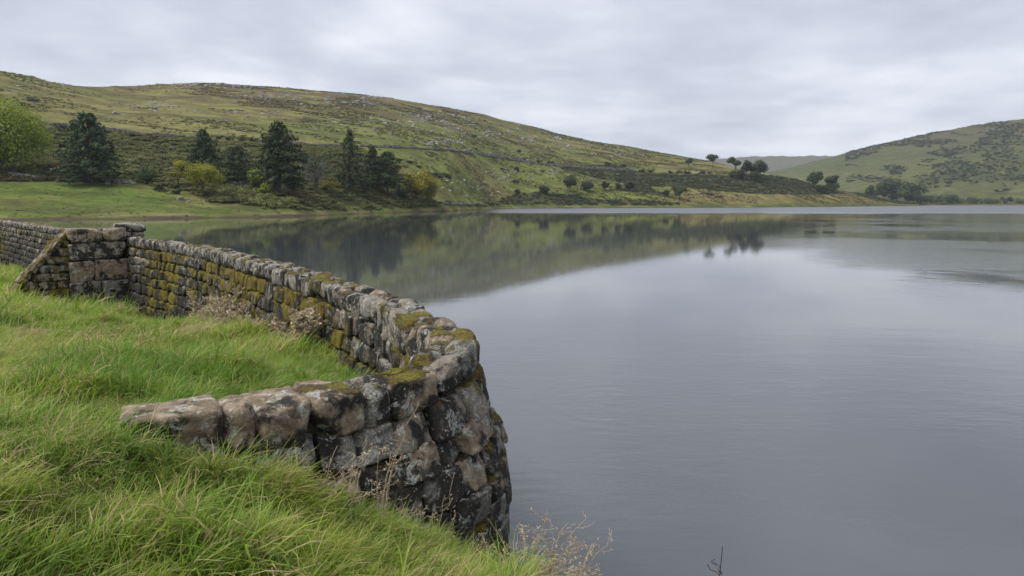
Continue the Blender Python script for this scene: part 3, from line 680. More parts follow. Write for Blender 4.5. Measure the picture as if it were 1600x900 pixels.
# dark core that the stones sit in
ss = np.concatenate([np.arange(0.12, 12, 0.12), np.arange(12, S_END - .3, 0.5)]); prof = []
zs = [-1.5, 1.0, ZTOP - 0.14]
ring = [(-half_width(-1.5, -1) + .06, -1.5), (-half_width(1, -1) + .06, 1.0), (-.15, ZTOP - .30), (-.13, ZTOP - .12), (.11, ZTOP - .12), (.13, ZTOP - .30), (half_width(1) - .06, 1.0), (half_width(-1.5) - .06, -1.5)]
V = []
for n_, z_ in ring:
    x, y = wall_xy(ss, n_); V.append(np.stack([x, y, z_ - z_sag(ss)], 1))
V = np.stack(V, 1); Q = grid_quads(len(ss), len(ring))
Vf = V.reshape(-1, 3) - WALLLOC
capi = len(ring) * (len(ss) - 1)
caps = [[0, 1, 6, 7], [1, 2, 5, 6], [2, 3, 4, 5]]
Q = np.vstack([Q, np.array(caps), np.array(caps)[:, ::-1] + capi])
obj('core', quad_mesh('core', Vf, Q, False), M['core'], wall_root)

# ------------------------------------------------------------------ pier in the wall line, and buttress with a sloping wing
px_, py_ = wall_xy(S_PIER, 0.0); T = np.array([np.interp(S_PIER, WS, WT[:, i]) for i in (0, 1)]); Nn_ = np.array([np.interp(S_PIER, WS, WN[:, i]) for i in (0, 1)])
def pier_world(a0, n0, z0):                 # a along the wall (away from the camera), n towards the grass
    def f(Lc):
        a = a0 + Lc[:, 0]; n = n0 + Lc[:, 1]
        return np.stack([px_ + T[0] * a + Nn_[0] * n, py_ + T[1] * a + Nn_[1] * n, z0 + Lc[:, 2]], 1)
    return f
PO = np.array([px_, py_, 0.0])
pier = thing('stone_pier', PO, 'tall square stone pier with rounded cap rising above the wall coping', 'pier')
rp = np.random.default_rng(55)
z = 3.34
emit_stone('cap_stone', 8, (0.40, 0.42, 0.15), 0.12, pier_world(0.18, 0, z - 0.15), pier, PO, -0.05, 0.1, 0.35, rp, 0.015, jitter=0.05, rnd=0.7)
z -= 0.29
for ci in range(8):
    ch = [0.42, 0.42, 0.38, 0.38, 0.36, 0.36, 0.36, 0.36][ci]
    for a0, n0 in ((-0.18, -0.185), (0.18, -0.185), (-0.18, 0.185), (0.18, 0.185)):
        emit_stone('block', 5, (0.185, 0.19, ch / 2 * 0.99), 0.03, pier_world(a0 + .18, n0, z - ch / 2), pier, PO, -0.15, 0.3, 0.45 + 0.08 * ci, rp, 0.010, jitter=0.04)
    z -= ch
bp = np.array([*(np.array([px_, py_]) + Nn_ * 0.5 + T * 0.1), 0.0])
butt = thing('stone_buttress', bp, 'squared tan stone buttress with mossy sloping wing on the grass side of the wall', 'buttress')
z = 3.20
for ci, ch in enumerate([0.42, 0.54, 0.66, 0.58, 0.5]):
    n = 0.22; end = 1.78 + 0.03 * ci
    lens = [[.8, 1.0], [1.8], [1.05, .75], [.9, .9], [.7, 1.1]][ci]
    for k, ln in enumerate(lens):
        ln = ln * (end - 0.22) / 1.8
        emit_stone('block', 9, (0.36, ln / 2 * 0.99, ch / 2 * 0.985), 0.035, pier_world(-0.16 - 0.02 * ci, n + ln / 2, z - ch / 2), butt, bp,
                   -0.12 + (0.08 if ci == 0 else 0), 0.25, [0.0, 0.42, 0.0, 0.3, 0.4][ci], rp, 0.016, jitter=0.05, rnd=[0.12, 0.45, 0.1, 0.6, 0.5][ci])
        n += ln
    z -= ch
# wing: rough courses under a sloping skin of mossy stones
SL0, SL1 = np.array([1.82, 3.02]), np.array([3.95, 0.62]); sd_ = (SL1 - SL0) / np.linalg.norm(SL1 - SL0); sn_ = np.array([-sd_[1], sd_[0]])
if sn_[1] < 0: sn_ = -sn_
wv = [pier_world(0.05, 0, 0)(np.array([[a, n, z]], float))[0] - bp for a in (-.36, .36) for n, z in ((1.7, .1), (4.0, .1), (4.0, .5), (1.86, 2.9), (1.7, 2.9))]
wing = obj('wing', quad_mesh('wing', np.array(wv), [[0, 1, 2, 3], [0, 3, 4, 4], [8, 7, 6, 5], [0, 5, 6, 1], [1, 6, 7, 2], [2, 7, 8, 3], [3, 8, 9, 4], [4, 9, 5, 0]], False), M['core'], butt)
zt = 2.86
while zt > 0.4:
    th = rp.uniform(0.17, 0.26); out = 1.82 + (3.02 - zt) * (SL1[0] - SL0[0]) / (SL0[1] - SL1[1]) - .02; n = 1.78
    while n < out - 0.05:
        ln = min(rp.uniform(0.25, 0.55), out - n)
        if ln < 0.1: break
        emit_stone('wing_stone', 5, (0.20, ln / 2, th / 2), 0.03, pier_world(-0.22, n + ln / 2, zt - th / 2), wing, bp, 0.38, 0.4, 0.15, rp, 0.016, jitter=0.10)
        n += ln
    zt -= th
def slope_world(a0, t0):
    f0 = pier_world(0, 0, 0)
    def f(Lc):
        q = SL0 + sd_ * (t0 + Lc[:, 1])[:, None] + sn_ * Lc[:, 2][:, None]
        return f0(np.stack([a0 + Lc[:, 0], q[:, 0], q[:, 1]], 1))
    return f
t = 0.0; TL = np.linalg.norm(SL1 - SL0)
while t < TL:
    ln = rp.uniform(.22, .36)
    for a0, hwid in ((-.22, .22), (.2, .22)):
        emit_stone('slope_stone', 6, (hwid, ln / 2, .075), 0.03, slope_world(a0 + rp.normal(0, .02), t + ln / 2), wing, bp, 0.52, 0.15, 0.0, rp, 0.022, jitter=0.12, rnd=rp.uniform(0, .5))
    t += ln * .97

# ------------------------------------------------------------------ scatter helper (uncountable growth only)
def scatter(name, P, rot, scl, idx, protos, label, cat):
    """one object whose points carry small plant meshes"""
    col = bpy.data.collections.new(name + '_source')
    for i, me in enumerate(protos):
        col.objects.link(bpy.data.objects.new('%s_clump_%02d' % (name, i), me))
    me = bpy.data.meshes.new(name); me.vertices.add(len(P)); me.vertices.foreach_set('co', np.ascontiguousarray(P, np.float32).ravel())
    a = me.attributes.new('rot', 'FLOAT_VECTOR', 'POINT'); a.data.foreach_set('vector', np.ascontiguousarray(rot, np.float32).ravel())
    a = me.attributes.new('scl', 'FLOAT_VECTOR', 'POINT'); a.data.foreach_set('vector', np.ascontiguousarray(scl, np.float32).ravel())
    a = me.attributes.new('pick', 'INT', 'POINT'); a.data.foreach_set('value', np.ascontiguousarray(idx, np.int32))
    o = obj(name, me); tag(o, label, cat, kind='stuff')
    g = bpy.data.node_groups.new(name, 'GeometryNodeTree'); N = g.nodes.new; L = g.links.new
    g.interface.new_socket('Geometry', in_out='INPUT', socket_type='NodeSocketGeometry'); g.interface.new_socket('Geometry', in_out='OUTPUT', socket_type='NodeSocketGeometry')
    gi, go = N('NodeGroupInput'), N('NodeGroupOutput'); ip = N('GeometryNodeInstanceOnPoints'); ci = N('GeometryNodeCollectionInfo')
    ci.inputs['Collection'].default_value = col; ci.inputs['Separate Children'].default_value = True; ci.inputs['Reset Children'].default_value = True
    def na(n, t):
        x = N('GeometryNodeInputNamedAttribute'); x.data_type = t; x.inputs[0].default_value = n; return x.outputs[0]
    L(gi.outputs[0], ip.inputs['Points']); L(ci.outputs[0], ip.inputs['Instance']); ip.inputs['Pick Instance'].default_value = True
    L(na('pick', 'INT'), ip.inputs['Instance Index'])
    e2r = N('FunctionNodeEulerToRotation'); L(na('rot', 'FLOAT_VECTOR'), e2r.inputs[0]); L(e2r.outputs[0], ip.inputs['Rotation'])
    L(na('scl', 'FLOAT_VECTOR'), ip.inputs['Scale']); L(ip.outputs[0], go.inputs[0])
    md = o.modifiers.new('growth', 'NODES'); md.node_group = g
    return o

# ------------------------------------------------------------------ trees
def branch_pts(a, b, sag, n, r, wob=0.0):
    t = np.linspace(0, 1, n)[:, None]; P = a * (1 - t) + b * t; P[:, 2] += (sag * 4 * t * (1 - t))[:, 0]
    if wob: P[1:-1] += r.normal(0, wob, (n - 2, 3))
    return P
def conifer(name, label, base, H, W, mat, seed, sparse=0.0, ragged=0.2, start=0.10, taper=0.8, group=None, top_bush=0.0):
    r = np.random.default_rng(seed); root = thing(name, base, label, 'tree', group)
    tb = Tubes(); lean = r.normal(0, 0.012, 2) * H
    hz = np.linspace(-0.3, H * 0.98, 12); tr = 0.024 * H * (1 - hz / H * 0.95) ** 0.9
    tb.add(np.stack([lean[0] * (hz / H) ** 2, lean[1] * (hz / H) ** 2, hz], 1), np.maximum(tr, 0.02), 7, 0.5)
    P = []; Nm = []; S = []; Tn = []
    nb = int(135 * (1 - 0.35 * sparse)); ga = 2.399
    side_gain = r.uniform(0.8, 1.15, 7)
    for i in range(nb):
        f = start + (0.985 - start) * (i / nb) ** 0.92; z = f * H; th = i * ga + r.normal(0, .3)
        prof = (1 - f) ** taper * (1 - top_bush) + top_bush * (1 - f ** 3)
        Lb = W * 0.5 * prof * r.uniform(1 - ragged * 1.8, 1 + ragged * 0.5) * side_gain[int((th % 6.283) / 6.283 * 7)] + 0.02 * H
        if f < start + 0.08: Lb *= r.uniform(0.5, 0.95)
        d = np.array([math.cos(th), math.sin(th), 0.0]); up = r.uniform(-0.30, 0.12) * (1 - f) + 0.35 * f
        a = np.array([0, 0, z]); b = a + d * Lb + np.array([0, 0, up * Lb])
        Bp = branch_pts(a, b, 0.10 * Lb, 5, r, 0.01 * Lb); tb.add(Bp, np.linspace(0.0045 * H * (1 - f) + .02, 0.015, 5), 4, 0.4)
        k = max(18, int(125 * Lb / (W * 0.5) * (1 - 0.45 * sparse))); t = r.uniform(0.18, 1.05, k) ** 0.8
        Q = np.stack([np.interp(t, np.linspace(0, 1, 5), Bp[:, j]) for j in range(3)], 1)
        lat = r.normal(0, 0.17, k) * Lb * (1.15 - t); pd = np.array([-d[1], d[0], 0])
        Q = Q + pd * lat[:, None] + np.array([0, 0, 1.0]) * (-np.abs(lat) * 0.25 + r.normal(-0.012, 0.014, k) * H)[:, None]
        P.append(Q); nn = r.normal(0, 0.55, (k, 3)) + np.array([0, 0, 0.8]) + d * 0.45; Nm.append(nn)
        S.append(r.uniform(0.024, 0.05, k) * H); bt = r.uniform(0.1, 0.75); Tn.append(np.clip(bt + r.normal(0, .18, k) + 0.15 * (t - .5), 0, 1))
    P = np.concatenate(P); Nm = np.concatenate(Nm); S = np.concatenate(S); Tn = np.concatenate(Tn)
    V, Q = leaf_arrays(P, Nm, S, r, 0.55)
    obj('trunk', tb.mesh('trunk'), M['bark'], root)
    obj('crown', quad_mesh('crown', V, Q, False, {'tint': np.repeat(Tn, 4)}), M[mat], root)
    return root
def broadleaf(name, label, base, H, W, mat, seed, start=0.25, lobes=16, leaves=3600, leaf=0.028, flat=0.8, group=None, stems=1, skew=0.0, cat='tree', trunk_r=0.022, gap=0.3):
    r = np.random.default_rng(seed); root = thing(name, base, label, cat, group); tb = Tubes()
    zc = H * (1 + start) / 2; hz = H * (1 - start) / 2
    C = []; guard = 0
    while len(C) < lobes and guard < 4000:
        guard += 1; v = r.normal(size=3); v /= np.linalg.norm(v); rr = r.uniform(0.35, 0.92)
        if r.random() < 0.3 * (v[2] < -0.3): continue
        c = np.array([v[0] * W * 0.40 * rr + skew * v[2], v[1] * W * 0.40 * rr, zc + v[2] * hz * 0.80 * rr])
        if all(np.linalg.norm((c - q) / [W, W, H]) > 0.12 for q in C): C.append(c)
    C = np.array(C); rad = r.uniform(0.15, 0.25, len(C)) * W
    feet = [np.array([r.normal(0, .03) * W + (k - (stems - 1) / 2) * W * 0.10, r.normal(0, .03) * W, -0.3]) for k in range(stems)]
    for k, ft in enumerate(feet):
        topz = zc + hz * 0.35; tp = np.array([ft[0] * 1.8 + skew * .3, ft[1] * 1.8, topz])
        tb.add(branch_pts(ft, tp, 0, 7, r, 0.008 * W), np.linspace(trunk_r * H / math.sqrt(stems), trunk_r * 0.3 * H / math.sqrt(stems), 7), 7, .5)
    for c in C:
        ft = feet[r.integers(0, stems)]; z0 = r.uniform(start * 0.75, 0.55) * H; a = np.array([ft[0], ft[1], min(z0, c[2])])
        tb.add(branch_pts(a, c, -0.02 * H, 5, r, 0.01 * W), np.linspace(trunk_r * 0.35 * H, trunk_r * 0.08 * H, 5), 4, .4)
    n = int(leaves * 1.6); k = r.integers(0, len(C), n); v = r.normal(size=(n, 3)); v /= np.linalg.norm(v, axis=1, keepdims=True)
    rr = r.random(n) ** 0.5 * r.choice([1.0, 1.25], n, p=[.8, .2]); P = C[k] + v * (rad[k] * rr)[:, None] * np.array([1, 1, flat])
    keep = fbm(P / (W * 0.09) + seed, 2, 5) > gap; keep &= P[:, 2] > start * H * 0.7
    P, v, k = P[keep], v[keep], k[keep]; n = len(P); leaf = leaf * 1.35
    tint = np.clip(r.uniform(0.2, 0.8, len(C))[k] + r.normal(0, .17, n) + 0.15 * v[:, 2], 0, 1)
    V, Q = leaf_arrays(P, v + r.normal(0, .6, (n, 3)) + np.array([0, 0, .4]), r.uniform(0.7, 1.3, n) * leaf * H, r, 0.7)
    obj('trunk', tb.mesh('trunk'), M['bark'], root)
    obj('crown', quad_mesh('crown', V, Q, False, {'tint': np.repeat(tint, 4)}), M[mat], root)
    return root
def bare_tree(name, label, base, H, W, seed):
    r = np.random.default_rng(seed); root = thing(name, base, label, 'tree'); tb = Tubes(); tw = Tubes()
    tb.add(branch_pts(np.array([0, 0, -.3]), np.array([0.03 * W, 0, H * .7]), 0, 7, r, .01 * W), np.linspace(.02 * H, .006 * H, 7), 6)
    for i in range(46):
        z = r.uniform(.15, .7) * H; th = r.uniform(0, 6.28); Lb = W * .5 * r.uniform(.5, 1.0) * (1.1 - z / H * .6)
        a = np.array([0, 0, z]); b = a + np.array([math.cos(th) * Lb, math.sin(th) * Lb, r.uniform(.1, .9) * Lb])
        Bp = branch_pts(a, b, .08 * Lb, 5, r, .03 * Lb); tw.add(Bp, np.linspace(.10, .04, 5), 4, r.random())
        for j in range(9):
            q = Bp[r.integers(1, 5)]; e = q + r.normal(0, .28, 3) * Lb + np.array([0, 0, .12 * Lb]); tw.add(branch_pts(q, e, 0, 3, r, .02 * Lb), [.05, .04, .02], 3, r.random())
    obj('trunk', tb.mesh('trunk'), M['bark'], root); obj('crown', tw.mesh('crown'), M['twig'], root)

def stand(h, px, base, top, w):
    """foot on the ground seen at that pixel; height and width in metres from the pixel size there"""
    p = h.hit(px, base); m = p[1] / FPX * 1.04
    return p - np.array([0, 0, 0.15]), (base - top) * m, w * m * 1.16
def put_con(px, base, top, w, mat, seed, label, **k):
    p, H, W = stand(hillN, px, base, top, w); return conifer('conifer_tree', label, p, H, W, mat, seed, **k)
def put_broad(px, base, top, w, mat, seed, label, h=None, name='broadleaf_tree', shrink=1.0, **k):
    p, H, W = stand(h or hillN, px, base, top, w); W *= shrink; H *= .5 + .5 * shrink; return broadleaf(name, label, p, H, W, mat, seed, **k)
put_con(143, 288, 183, 92, 'conifer', 1, 'broad blue green cone shaped conifer at the edge of the bright field', ragged=.16, taper=.62, start=.10)
put_con(321, 283, 206, 62, 'conifer', 2, 'dark blue green conifer standing behind the small yellow tree', ragged=.2, taper=.7, start=.15)
put_con(372, 290, 232, 58, 'conifer_dark', 3, 'low bushy dark conifer behind the pale field wall', ragged=.3, taper=.55, start=.06, top_bush=.35)
put_con(437, 304, 197, 70, 'conifer_dark', 4, 'tall dark conifer with ragged many pointed top', ragged=.35, taper=.6, start=.13, top_bush=.25)
put_con(548, 302, 208, 74, 'conifer_olive', 5, 'thin topped sparse olive conifer with a straight spire', ragged=.3, taper=.95, start=.10, sparse=.5)
put_con(583, 302, 232, 36, 'conifer_olive', 6, 'slim grey green conifer tucked between the spire and the pine', ragged=.35, taper=.6, start=.12, sparse=.3)
put_con(606, 308, 241, 56, 'conifer_dark', 7, 'dark irregular pine next to the yellow green pair', ragged=.4, taper=.45, start=.22, top_bush=.4)
put_broad(496, 300, 236, 54, 'midgreen', 8, 'thin dull green tree behind the bare grey tree', leaves=1500, gap=.5, start=.3)
p, H, W = stand(hillN, 492, 300, 240, 48); bare_tree('bare_tree', 'pale grey leafless tree between two tall conifers', p, H, W, 9)
put_broad(6, 277, 158, 120, 'green', 10, 'large bright green broadleaf tree at the left end of the field', leaves=14000, lobes=40, start=.10, stems=2, leaf=.019, gap=.2)
put_broad(317, 308, 255, 68, 'yellow', 11, 'small yellow autumn tree with dark trunk near the shore', leaves=3600, lobes=16, start=.26, leaf=.032, flat=.65)
put_broad(282, 294, 251, 30, 'yellowgreen', 12, 'slight yellow green sapling half hidden behind the yellow tree', leaves=1300, lobes=8, start=.3, leaf=.04)
put_broad(649, 318, 267, 54, 'yellowgreen', 13, 'rounded yellow green tree with two dark trunks by the shore', leaves=4200, lobes=18, start=.2, stems=2, leaf=.03, gap=.22)
put_broad(668, 318, 275, 40, 'yellow', 14, 'smaller golden tree leaning out beside its rounder neighbour', leaves=2800, lobes=12, start=.22, leaf=.034, skew=1.0, gap=.22)
for i, (x, b, t, w) in enumerate([(350, 292, 262, 30), (398, 296, 262, 26), (462, 301, 268, 30), (518, 302, 274, 26), (574, 306, 276, 26), (232, 286, 262, 34), (415, 305, 284, 22), (630, 314, 290, 24)]):
    put_broad(x, b, t, w, ['midgreen', 'green', 'midgreen', 'yellowgreen', 'midgreen', 'midgreen', 'green', 'midgreen'][i], 140 + i, ['grey green shrub behind the small yellow tree', 'fresh green shrub left of the ragged topped conifer', 'dull green shrub beside the bare grey tree', 'yellowish shrub under the thin spired conifer', 'dull green shrub between spire and dark pine', 'dull green shrub on the bracken right of the blue green conifer', 'low fresh green shrub at the foot of the ragged topped conifer', 'dull green shrub between dark pine and yellow green pair'][i], name='shrub', cat='bush', start=.0, leaves=1100, lobes=9, leaf=.06, gap=.24)
mid = [(890, 300, 271, 28, 'midgreen', 'dark spreading tree with visible trunk above the lower scrub', .22), (920, 299, 280, 26, 'gorse', 'wide low dark bush tree in the green meadow', .02),
       (946, 297, 281, 15, 'gorse', 'narrow dark bush tree beside the wide low one', .05), (966, 297, 284, 14, 'gorse', 'squat dark bush in the hedge line of the meadow', .02),
       (985, 299, 281, 18, 'gorse', 'taller dark bush closing the hedge line of the meadow', .04), (1061, 312, 286, 26, 'midgreen', 'round dark tree standing alone low by the shore', .12),
       (1040, 306, 295, 14, 'gorse', 'little dark thorn just uphill of the round shore tree', .1), (849, 302, 286, 22, 'gorse', 'dark dome shaped bush rising from the lower scrub', .0),
       (808, 306, 293, 13, 'gorse', 'small pointed dark bush at the left of the lower scrub', .0), (1076, 262, 247, 16, 'midgreen', 'small weathered thorn tree on the upper pasture', .3),
       (1113, 263, 239, 28, 'midgreen', 'open flat topped pine on the crest of the spur', .45), (1148, 275, 241, 24, 'midgreen', 'tall open crowned pine on the spur with sky showing through', .4),
       (1166, 276, 249, 20, 'midgreen', 'slim tree wedged between pine and broad crown on the spur', .3), (1184, 279, 247, 34, 'midgreen', 'broad crowned tree at the lower end of the spur clump', .3),
       (1150, 280, 262, 30, 'gorse', 'dark thicket under the tall pine on the spur', .0), (1180, 283, 264, 34, 'gorse', 'dark thicket under the broad crowned spur tree', .0),
       (1272, 295, 264, 28, 'midgreen', 'rounded dark tree above the lower end of the scrub', .2), (1298, 300, 270, 28, 'midgreen', 'dense dark tree at the tip of the scrub', .06),
       (1285, 302, 286, 24, 'gorse', 'pale skirted bush between the two dark spur trees', .0)]
for i, (x, b, t, w, mt, lab, st) in enumerate(mid):
    nm = 'broadleaf_tree' if (b - t) > 15 else 'hillside_bush'
    op = st >= .39
    put_broad(x, b, t, w, mt, 30 + i, lab, name=nm, shrink=.82, start=st, leaves=1500 if not op else 800, lobes=10 if not op else 8, leaf=.06, gap=.25 if not op else .36, cat='tree' if nm == 'broadleaf_tree' else 'bush', flat=.8 if not op else .55)
rt = [(1381, 311, 283, 26, 'tall left tree of the dark waterside clump across the lake'), (1398, 312, 278, 34, 'tallest middle tree of the dark waterside clump'), (1416, 314, 284, 40, 'broad right tree of the dark waterside clump'), (1361, 308, 290, 18, 'small tree uphill of the dark waterside clump')]
for i, (x, b, t, w, lab) in enumerate(rt):
    put_broad(x, b + 4, t, w, 'midgreen', 60 + i, lab, h=hillR, start=.06, leaves=1700, lobes=11, leaf=.055, gap=.2)
r_ = np.random.default_rng(8)
for i, (x, t, w) in enumerate([(1437, 303, 20), (1455, 304, 22), (1472, 306, 24), (1488, 302, 20), (1505, 309, 26), (1521, 306, 18), (1540, 310, 26), (1553, 311, 20), (1572, 307, 16), (1590, 311, 26), (1345, 304, 16), (1330, 301, 16)]):
    put_broad(x, 318 if x > 1400 else 311, t, w, 'midgreen', 80 + i, 'low grey green willow scrub in the far shore thicket', h=hillR, name='willow_bush', start=.0, leaves=700, lobes=7, leaf=.10, gap=.2, cat='bush', group='willow bushes along the far shore')

# ------------------------------------------------------------------ bushes one can count on the hillside
def bush_mesh(name, seed, n=420, lobes=7, leaf=0.16, flat=0.75):
    r = np.random.default_rng(seed); C = np.stack([r.uniform(-.6, .6, lobes), r.uniform(-.6, .6, lobes), r.uniform(.15, .6, lobes)], 1); rad = r.uniform(.3, .5, lobes)
    k = r.integers(0, lobes, n); v = r.normal(size=(n, 3)); v /= np.linalg.norm(v, axis=1, keepdims=True); P = C[k] + v * (rad[k] * r.random(n) ** .4)[:, None] * [1, 1, flat]
    keep = P[:, 2] > -0.05; P, v, k = P[keep], v[keep], k[keep]
    V, Q = leaf_arrays(P, v + r.normal(0, .5, v.shape) + [0, 0, .4], r.uniform(.6, 1.3, len(P)) * leaf, r, .7)
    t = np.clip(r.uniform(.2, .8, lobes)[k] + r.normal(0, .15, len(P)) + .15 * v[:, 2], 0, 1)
    return quad_mesh(name, V, Q, False, {'tint': np.repeat(t, 4)})
gorse_m = [bush_mesh('gorse_bush', 200 + i) for i in range(5)]
for m_ in gorse_m: m_.materials.append(M['gorse'])
bushes = [(61, 193, 8, 10), (98, 203, 19, 13), (35, 164, 13, 6), (52, 158, 13, 5), (215, 213, 13, 7), (236, 213, 10, 6), (340, 217, 12, 8), (357, 219, 10, 8), (378, 221, 8, 9), (398, 221, 8, 9), (252, 299, 16, 14), (272, 303, 16, 12),
          (668, 275, 16, 10), (683, 278, 16, 11), (701, 279, 10, 13), (655, 262, 12, 5), (620, 252, 14, 5), (640, 254, 14, 5), (700, 319, 8, 8), (741, 321, 8, 8), (811, 238, 6, 6), (819, 250, 6, 5), (790, 246, 6, 4), (843, 256, 7, 8), (861, 256, 7, 7), (808, 267, 8, 9), (848, 269, 6, 5), (785, 265, 8, 4),
          (806, 286, 9, 7), (767, 321, 8, 8), (1003, 270, 9, 8), (1016, 270, 8, 8), (1047, 271, 6, 6), (1062, 271, 7, 6), (1075, 272, 8, 8), (1098, 272, 8, 7), (1108, 272, 6, 7), (950, 258, 9, 7), (975, 261, 8, 6), (1110, 305, 9, 6), (1123, 308, 9, 4), (388, 318, 12, 8), (365, 317, 14, 10), (740, 214, 8, 4), (1245, 282, 5, 5), (1220, 280, 5, 5)]
for i, (x, b, w, hh) in enumerate(bushes):
    p = hillN.hit(x, b); m_ = p[1] / FPX
    o = obj('gorse_bush', gorse_m[i % 5]); o.location = p - np.array([0, 0, .1]); o.scale = (w * m_, w * m_ * .8, hh * m_ * 1.05); o.rotation_euler = (0, 0, r_.uniform(-.4, .4))
    if b < 205: lab, g = 'dark rounded gorse bush high on the open hillside grass', 'gorse bushes on the upper hillside'
    elif x < 420: lab, g = 'dark gorse bush beside the bracken slope or its field wall', 'gorse bushes round the bracken slope'
    elif x < 760: lab, g = 'dark low gorse bush on the rocky pasture behind the yellow green trees', 'gorse bushes on the rocky pasture'
    elif b < 275: lab, g = 'small dark gorse bush along the long field wall towards the spur', 'gorse bushes along the field wall'
    else: lab, g = 'dark gorse bush on the low pasture near the far shore', 'gorse bushes low by the far shore'
    own = {(811, 238): 'lone dark gorse bush on the pasture above the tumbled field wall', (808, 267): 'dark domed gorse bush on the pasture below the tumbled field wall', (848, 269): 'tiny dark gorse bush among rocks below the tumbled field wall', (785, 265): 'flat dark gorse streak on the pasture below the tumbled field wall',
           (740, 214): 'small dark gorse bush on the rocky upper slope above the wall', (61, 193): 'small dark gorse bush at the wall end beside the large green tree', (98, 203): 'widest dark gorse mound at the top of the bracken slope', (252, 299): 'dark gorse mound at the corner of the bright field', (272, 303): 'second dark gorse mound just below the field corner',
           (365, 317): 'dark gorse mound in the shore bracken right of the small yellow tree', (388, 318): 'smaller dark gorse mound in the shore bracken below the pale field wall', (806, 286): 'dark gorse bush halfway down the rocky pasture above the lower scrub', (767, 321): 'dark gorse bush at the very shore where the lower scrub begins',
           (700, 319): 'dark gorse bush on the low broken wall nearest the yellow green trees', (741, 321): 'dark gorse bush on the low broken wall at its lake end', (1110, 305): 'dark gorse bush on the tan shore pasture under the spur', (1123, 308): 'flat dark gorse bush on the tan shore pasture under the spur'}
    if (x, b) in own: tag(o, own[(x, b)], 'bush')
    else: tag(o, lab, 'bush', g)

# bracken and scrub: a mass nobody could count
def scrub(name, h, polys, n, size, mat, label, seed, mask=None, dens=1.0):
    r = np.random.default_rng(seed); P, px, py = h.sample(n, r); ins = np.zeros(len(P), bool)
    for poly in polys: ins |= in_poly(px, py, poly)
    ins &= r.random(len(P)) < dens * sst(.22, .50, fbm2(P[:, 0] / 9, P[:, 1] / 9, 3, seed))
    if mask is not None: ins &= mask(P, px, py)
    P = P[ins]; k = len(P); s = r.uniform(.55, 1.3, k) * size * (0.7 + .6 * fbm2(P[:, 0] / 14, P[:, 1] / 14, 3, seed + 1))
    pm = [bush_mesh(name, 300 + seed * 10 + i, 240, 6, .22) for i in range(6)]
    for m_ in pm: m_.materials.append(M[mat])
    scl = np.stack([s, s, s * r.uniform(.45, .85, k)], 1)
    print(name, k)
    return scatter(name, P - [0, 0, .1], np.stack([np.zeros(k), np.zeros(k), r.uniform(0, 6.28, k)], 1), scl, r.integers(0, 6, k), pm, label, 'scrub')
scrub('bracken', hillN, BRACKEN, 420000, 1.9, 'bracken', 'rough bracken and gorse covering the slope around the conifers', 1, dens=.9)
scrub('gorse_scrub', hillN, SCRUB, 110000, 2.0, 'scrub', 'dense dark scrub along the far shore and spur', 2, dens=.55)
def rmask(P, px, py):
    q = fbm2(P[:, 0] / 42, (P[:, 2] - .30 * P[:, 0]) / 8, 5, 16, .62); return gorse_right(px, py, q) > .5
scrub('hill_gorse', hillR, [[(1280, 190), (1700, 190), (1700, 300), (1280, 300)]], 70000, 3.6, 'scrub', 'dark gorse patches spread over the far right hillside', 3, rmask, .5)
def heath_mask(P, px, py): return (P[:, 2] > 3.0) & (fbm2(P[:, 0] / 30, P[:, 1] / 16, 3, 61) + .8 * (fbm2(P[:, 0] / 110, P[:, 1] / 70, 3, 62) - .5) > .50) & ~((px < 300) & (py > 284))
scrub('heath_tussocks', hillN, [[(-200, 90), (1400, 90), (1400, 330), (-200, 330)]], 230000, .95, 'heath', 'low rough heath tussocks covering the open hillside', 5, heath_mask, .6)
def lawn_mask(P, px, py): return (P[:, 2] > .8) & (px < 330) & (py > 283)
scrub('field_tussocks', hillN, [[(-250, 283), (340, 283), (340, 345), (-250, 345)]], 260000, .42, 'lawn', 'short uneven green tussocks in the lakeside field', 6, lawn_mask, .6)
# rough grass and rushes along the near part of the far shore
def shore_mask(P, px, py): return (P[:, 2] < 2.6) & (P[:, 2] > .35)
scrub('shore_rushes', hillN, [[(-300, 300), (1430, 300), (1430, 350), (-300, 350)]], 160000, .5, 'rough', 'tawny rough grass and rushes fringing the far shore', 4, shore_mask, .5)

# ------------------------------------------------------------------ rocks
def rock_mesh(name, seed, n=3):
    r = np.random.default_rng(seed); V, Q = rounded(n, (1, .7, .5), .35, r, .22); V = V * (1 + .35 * (fbm(V * 1.7 + seed, 2, 9) - .5)[:, None]); return quad_mesh(name, V, Q, False)
rock_m = [rock_mesh('rock', 400 + i) for i in range(6)]
for m_ in rock_m: m_.materials.append(M['rock'])
OUT = [(235, 166, 55, 9, 90), (340, 133, 95, 7, 220), (345, 180, 75, 9, 90), (440, 150, 90, 10, 150), (560, 155, 70, 10, 150), (640, 188, 60, 12, 110), (685, 190, 55, 16, 220), (690, 222, 40, 7, 90), (760, 205, 60, 14, 110), (830, 215, 60, 9, 90), (800, 240, 60, 8, 30),
       (600, 200, 60, 20, 60), (740, 290, 60, 20, 50), (790, 275, 45, 14, 45), (870, 270, 30, 10, 22), (950, 240, 60, 8, 30), (60, 140, 60, 12, 30), (420, 178, 60, 10, 50), (500, 190, 90, 20, 45), (900, 228, 60, 10, 40), (965, 224, 30, 3, 40), (725, 235, 30, 8, 40)]
rr_ = np.random.default_rng(77); P = []; S = []
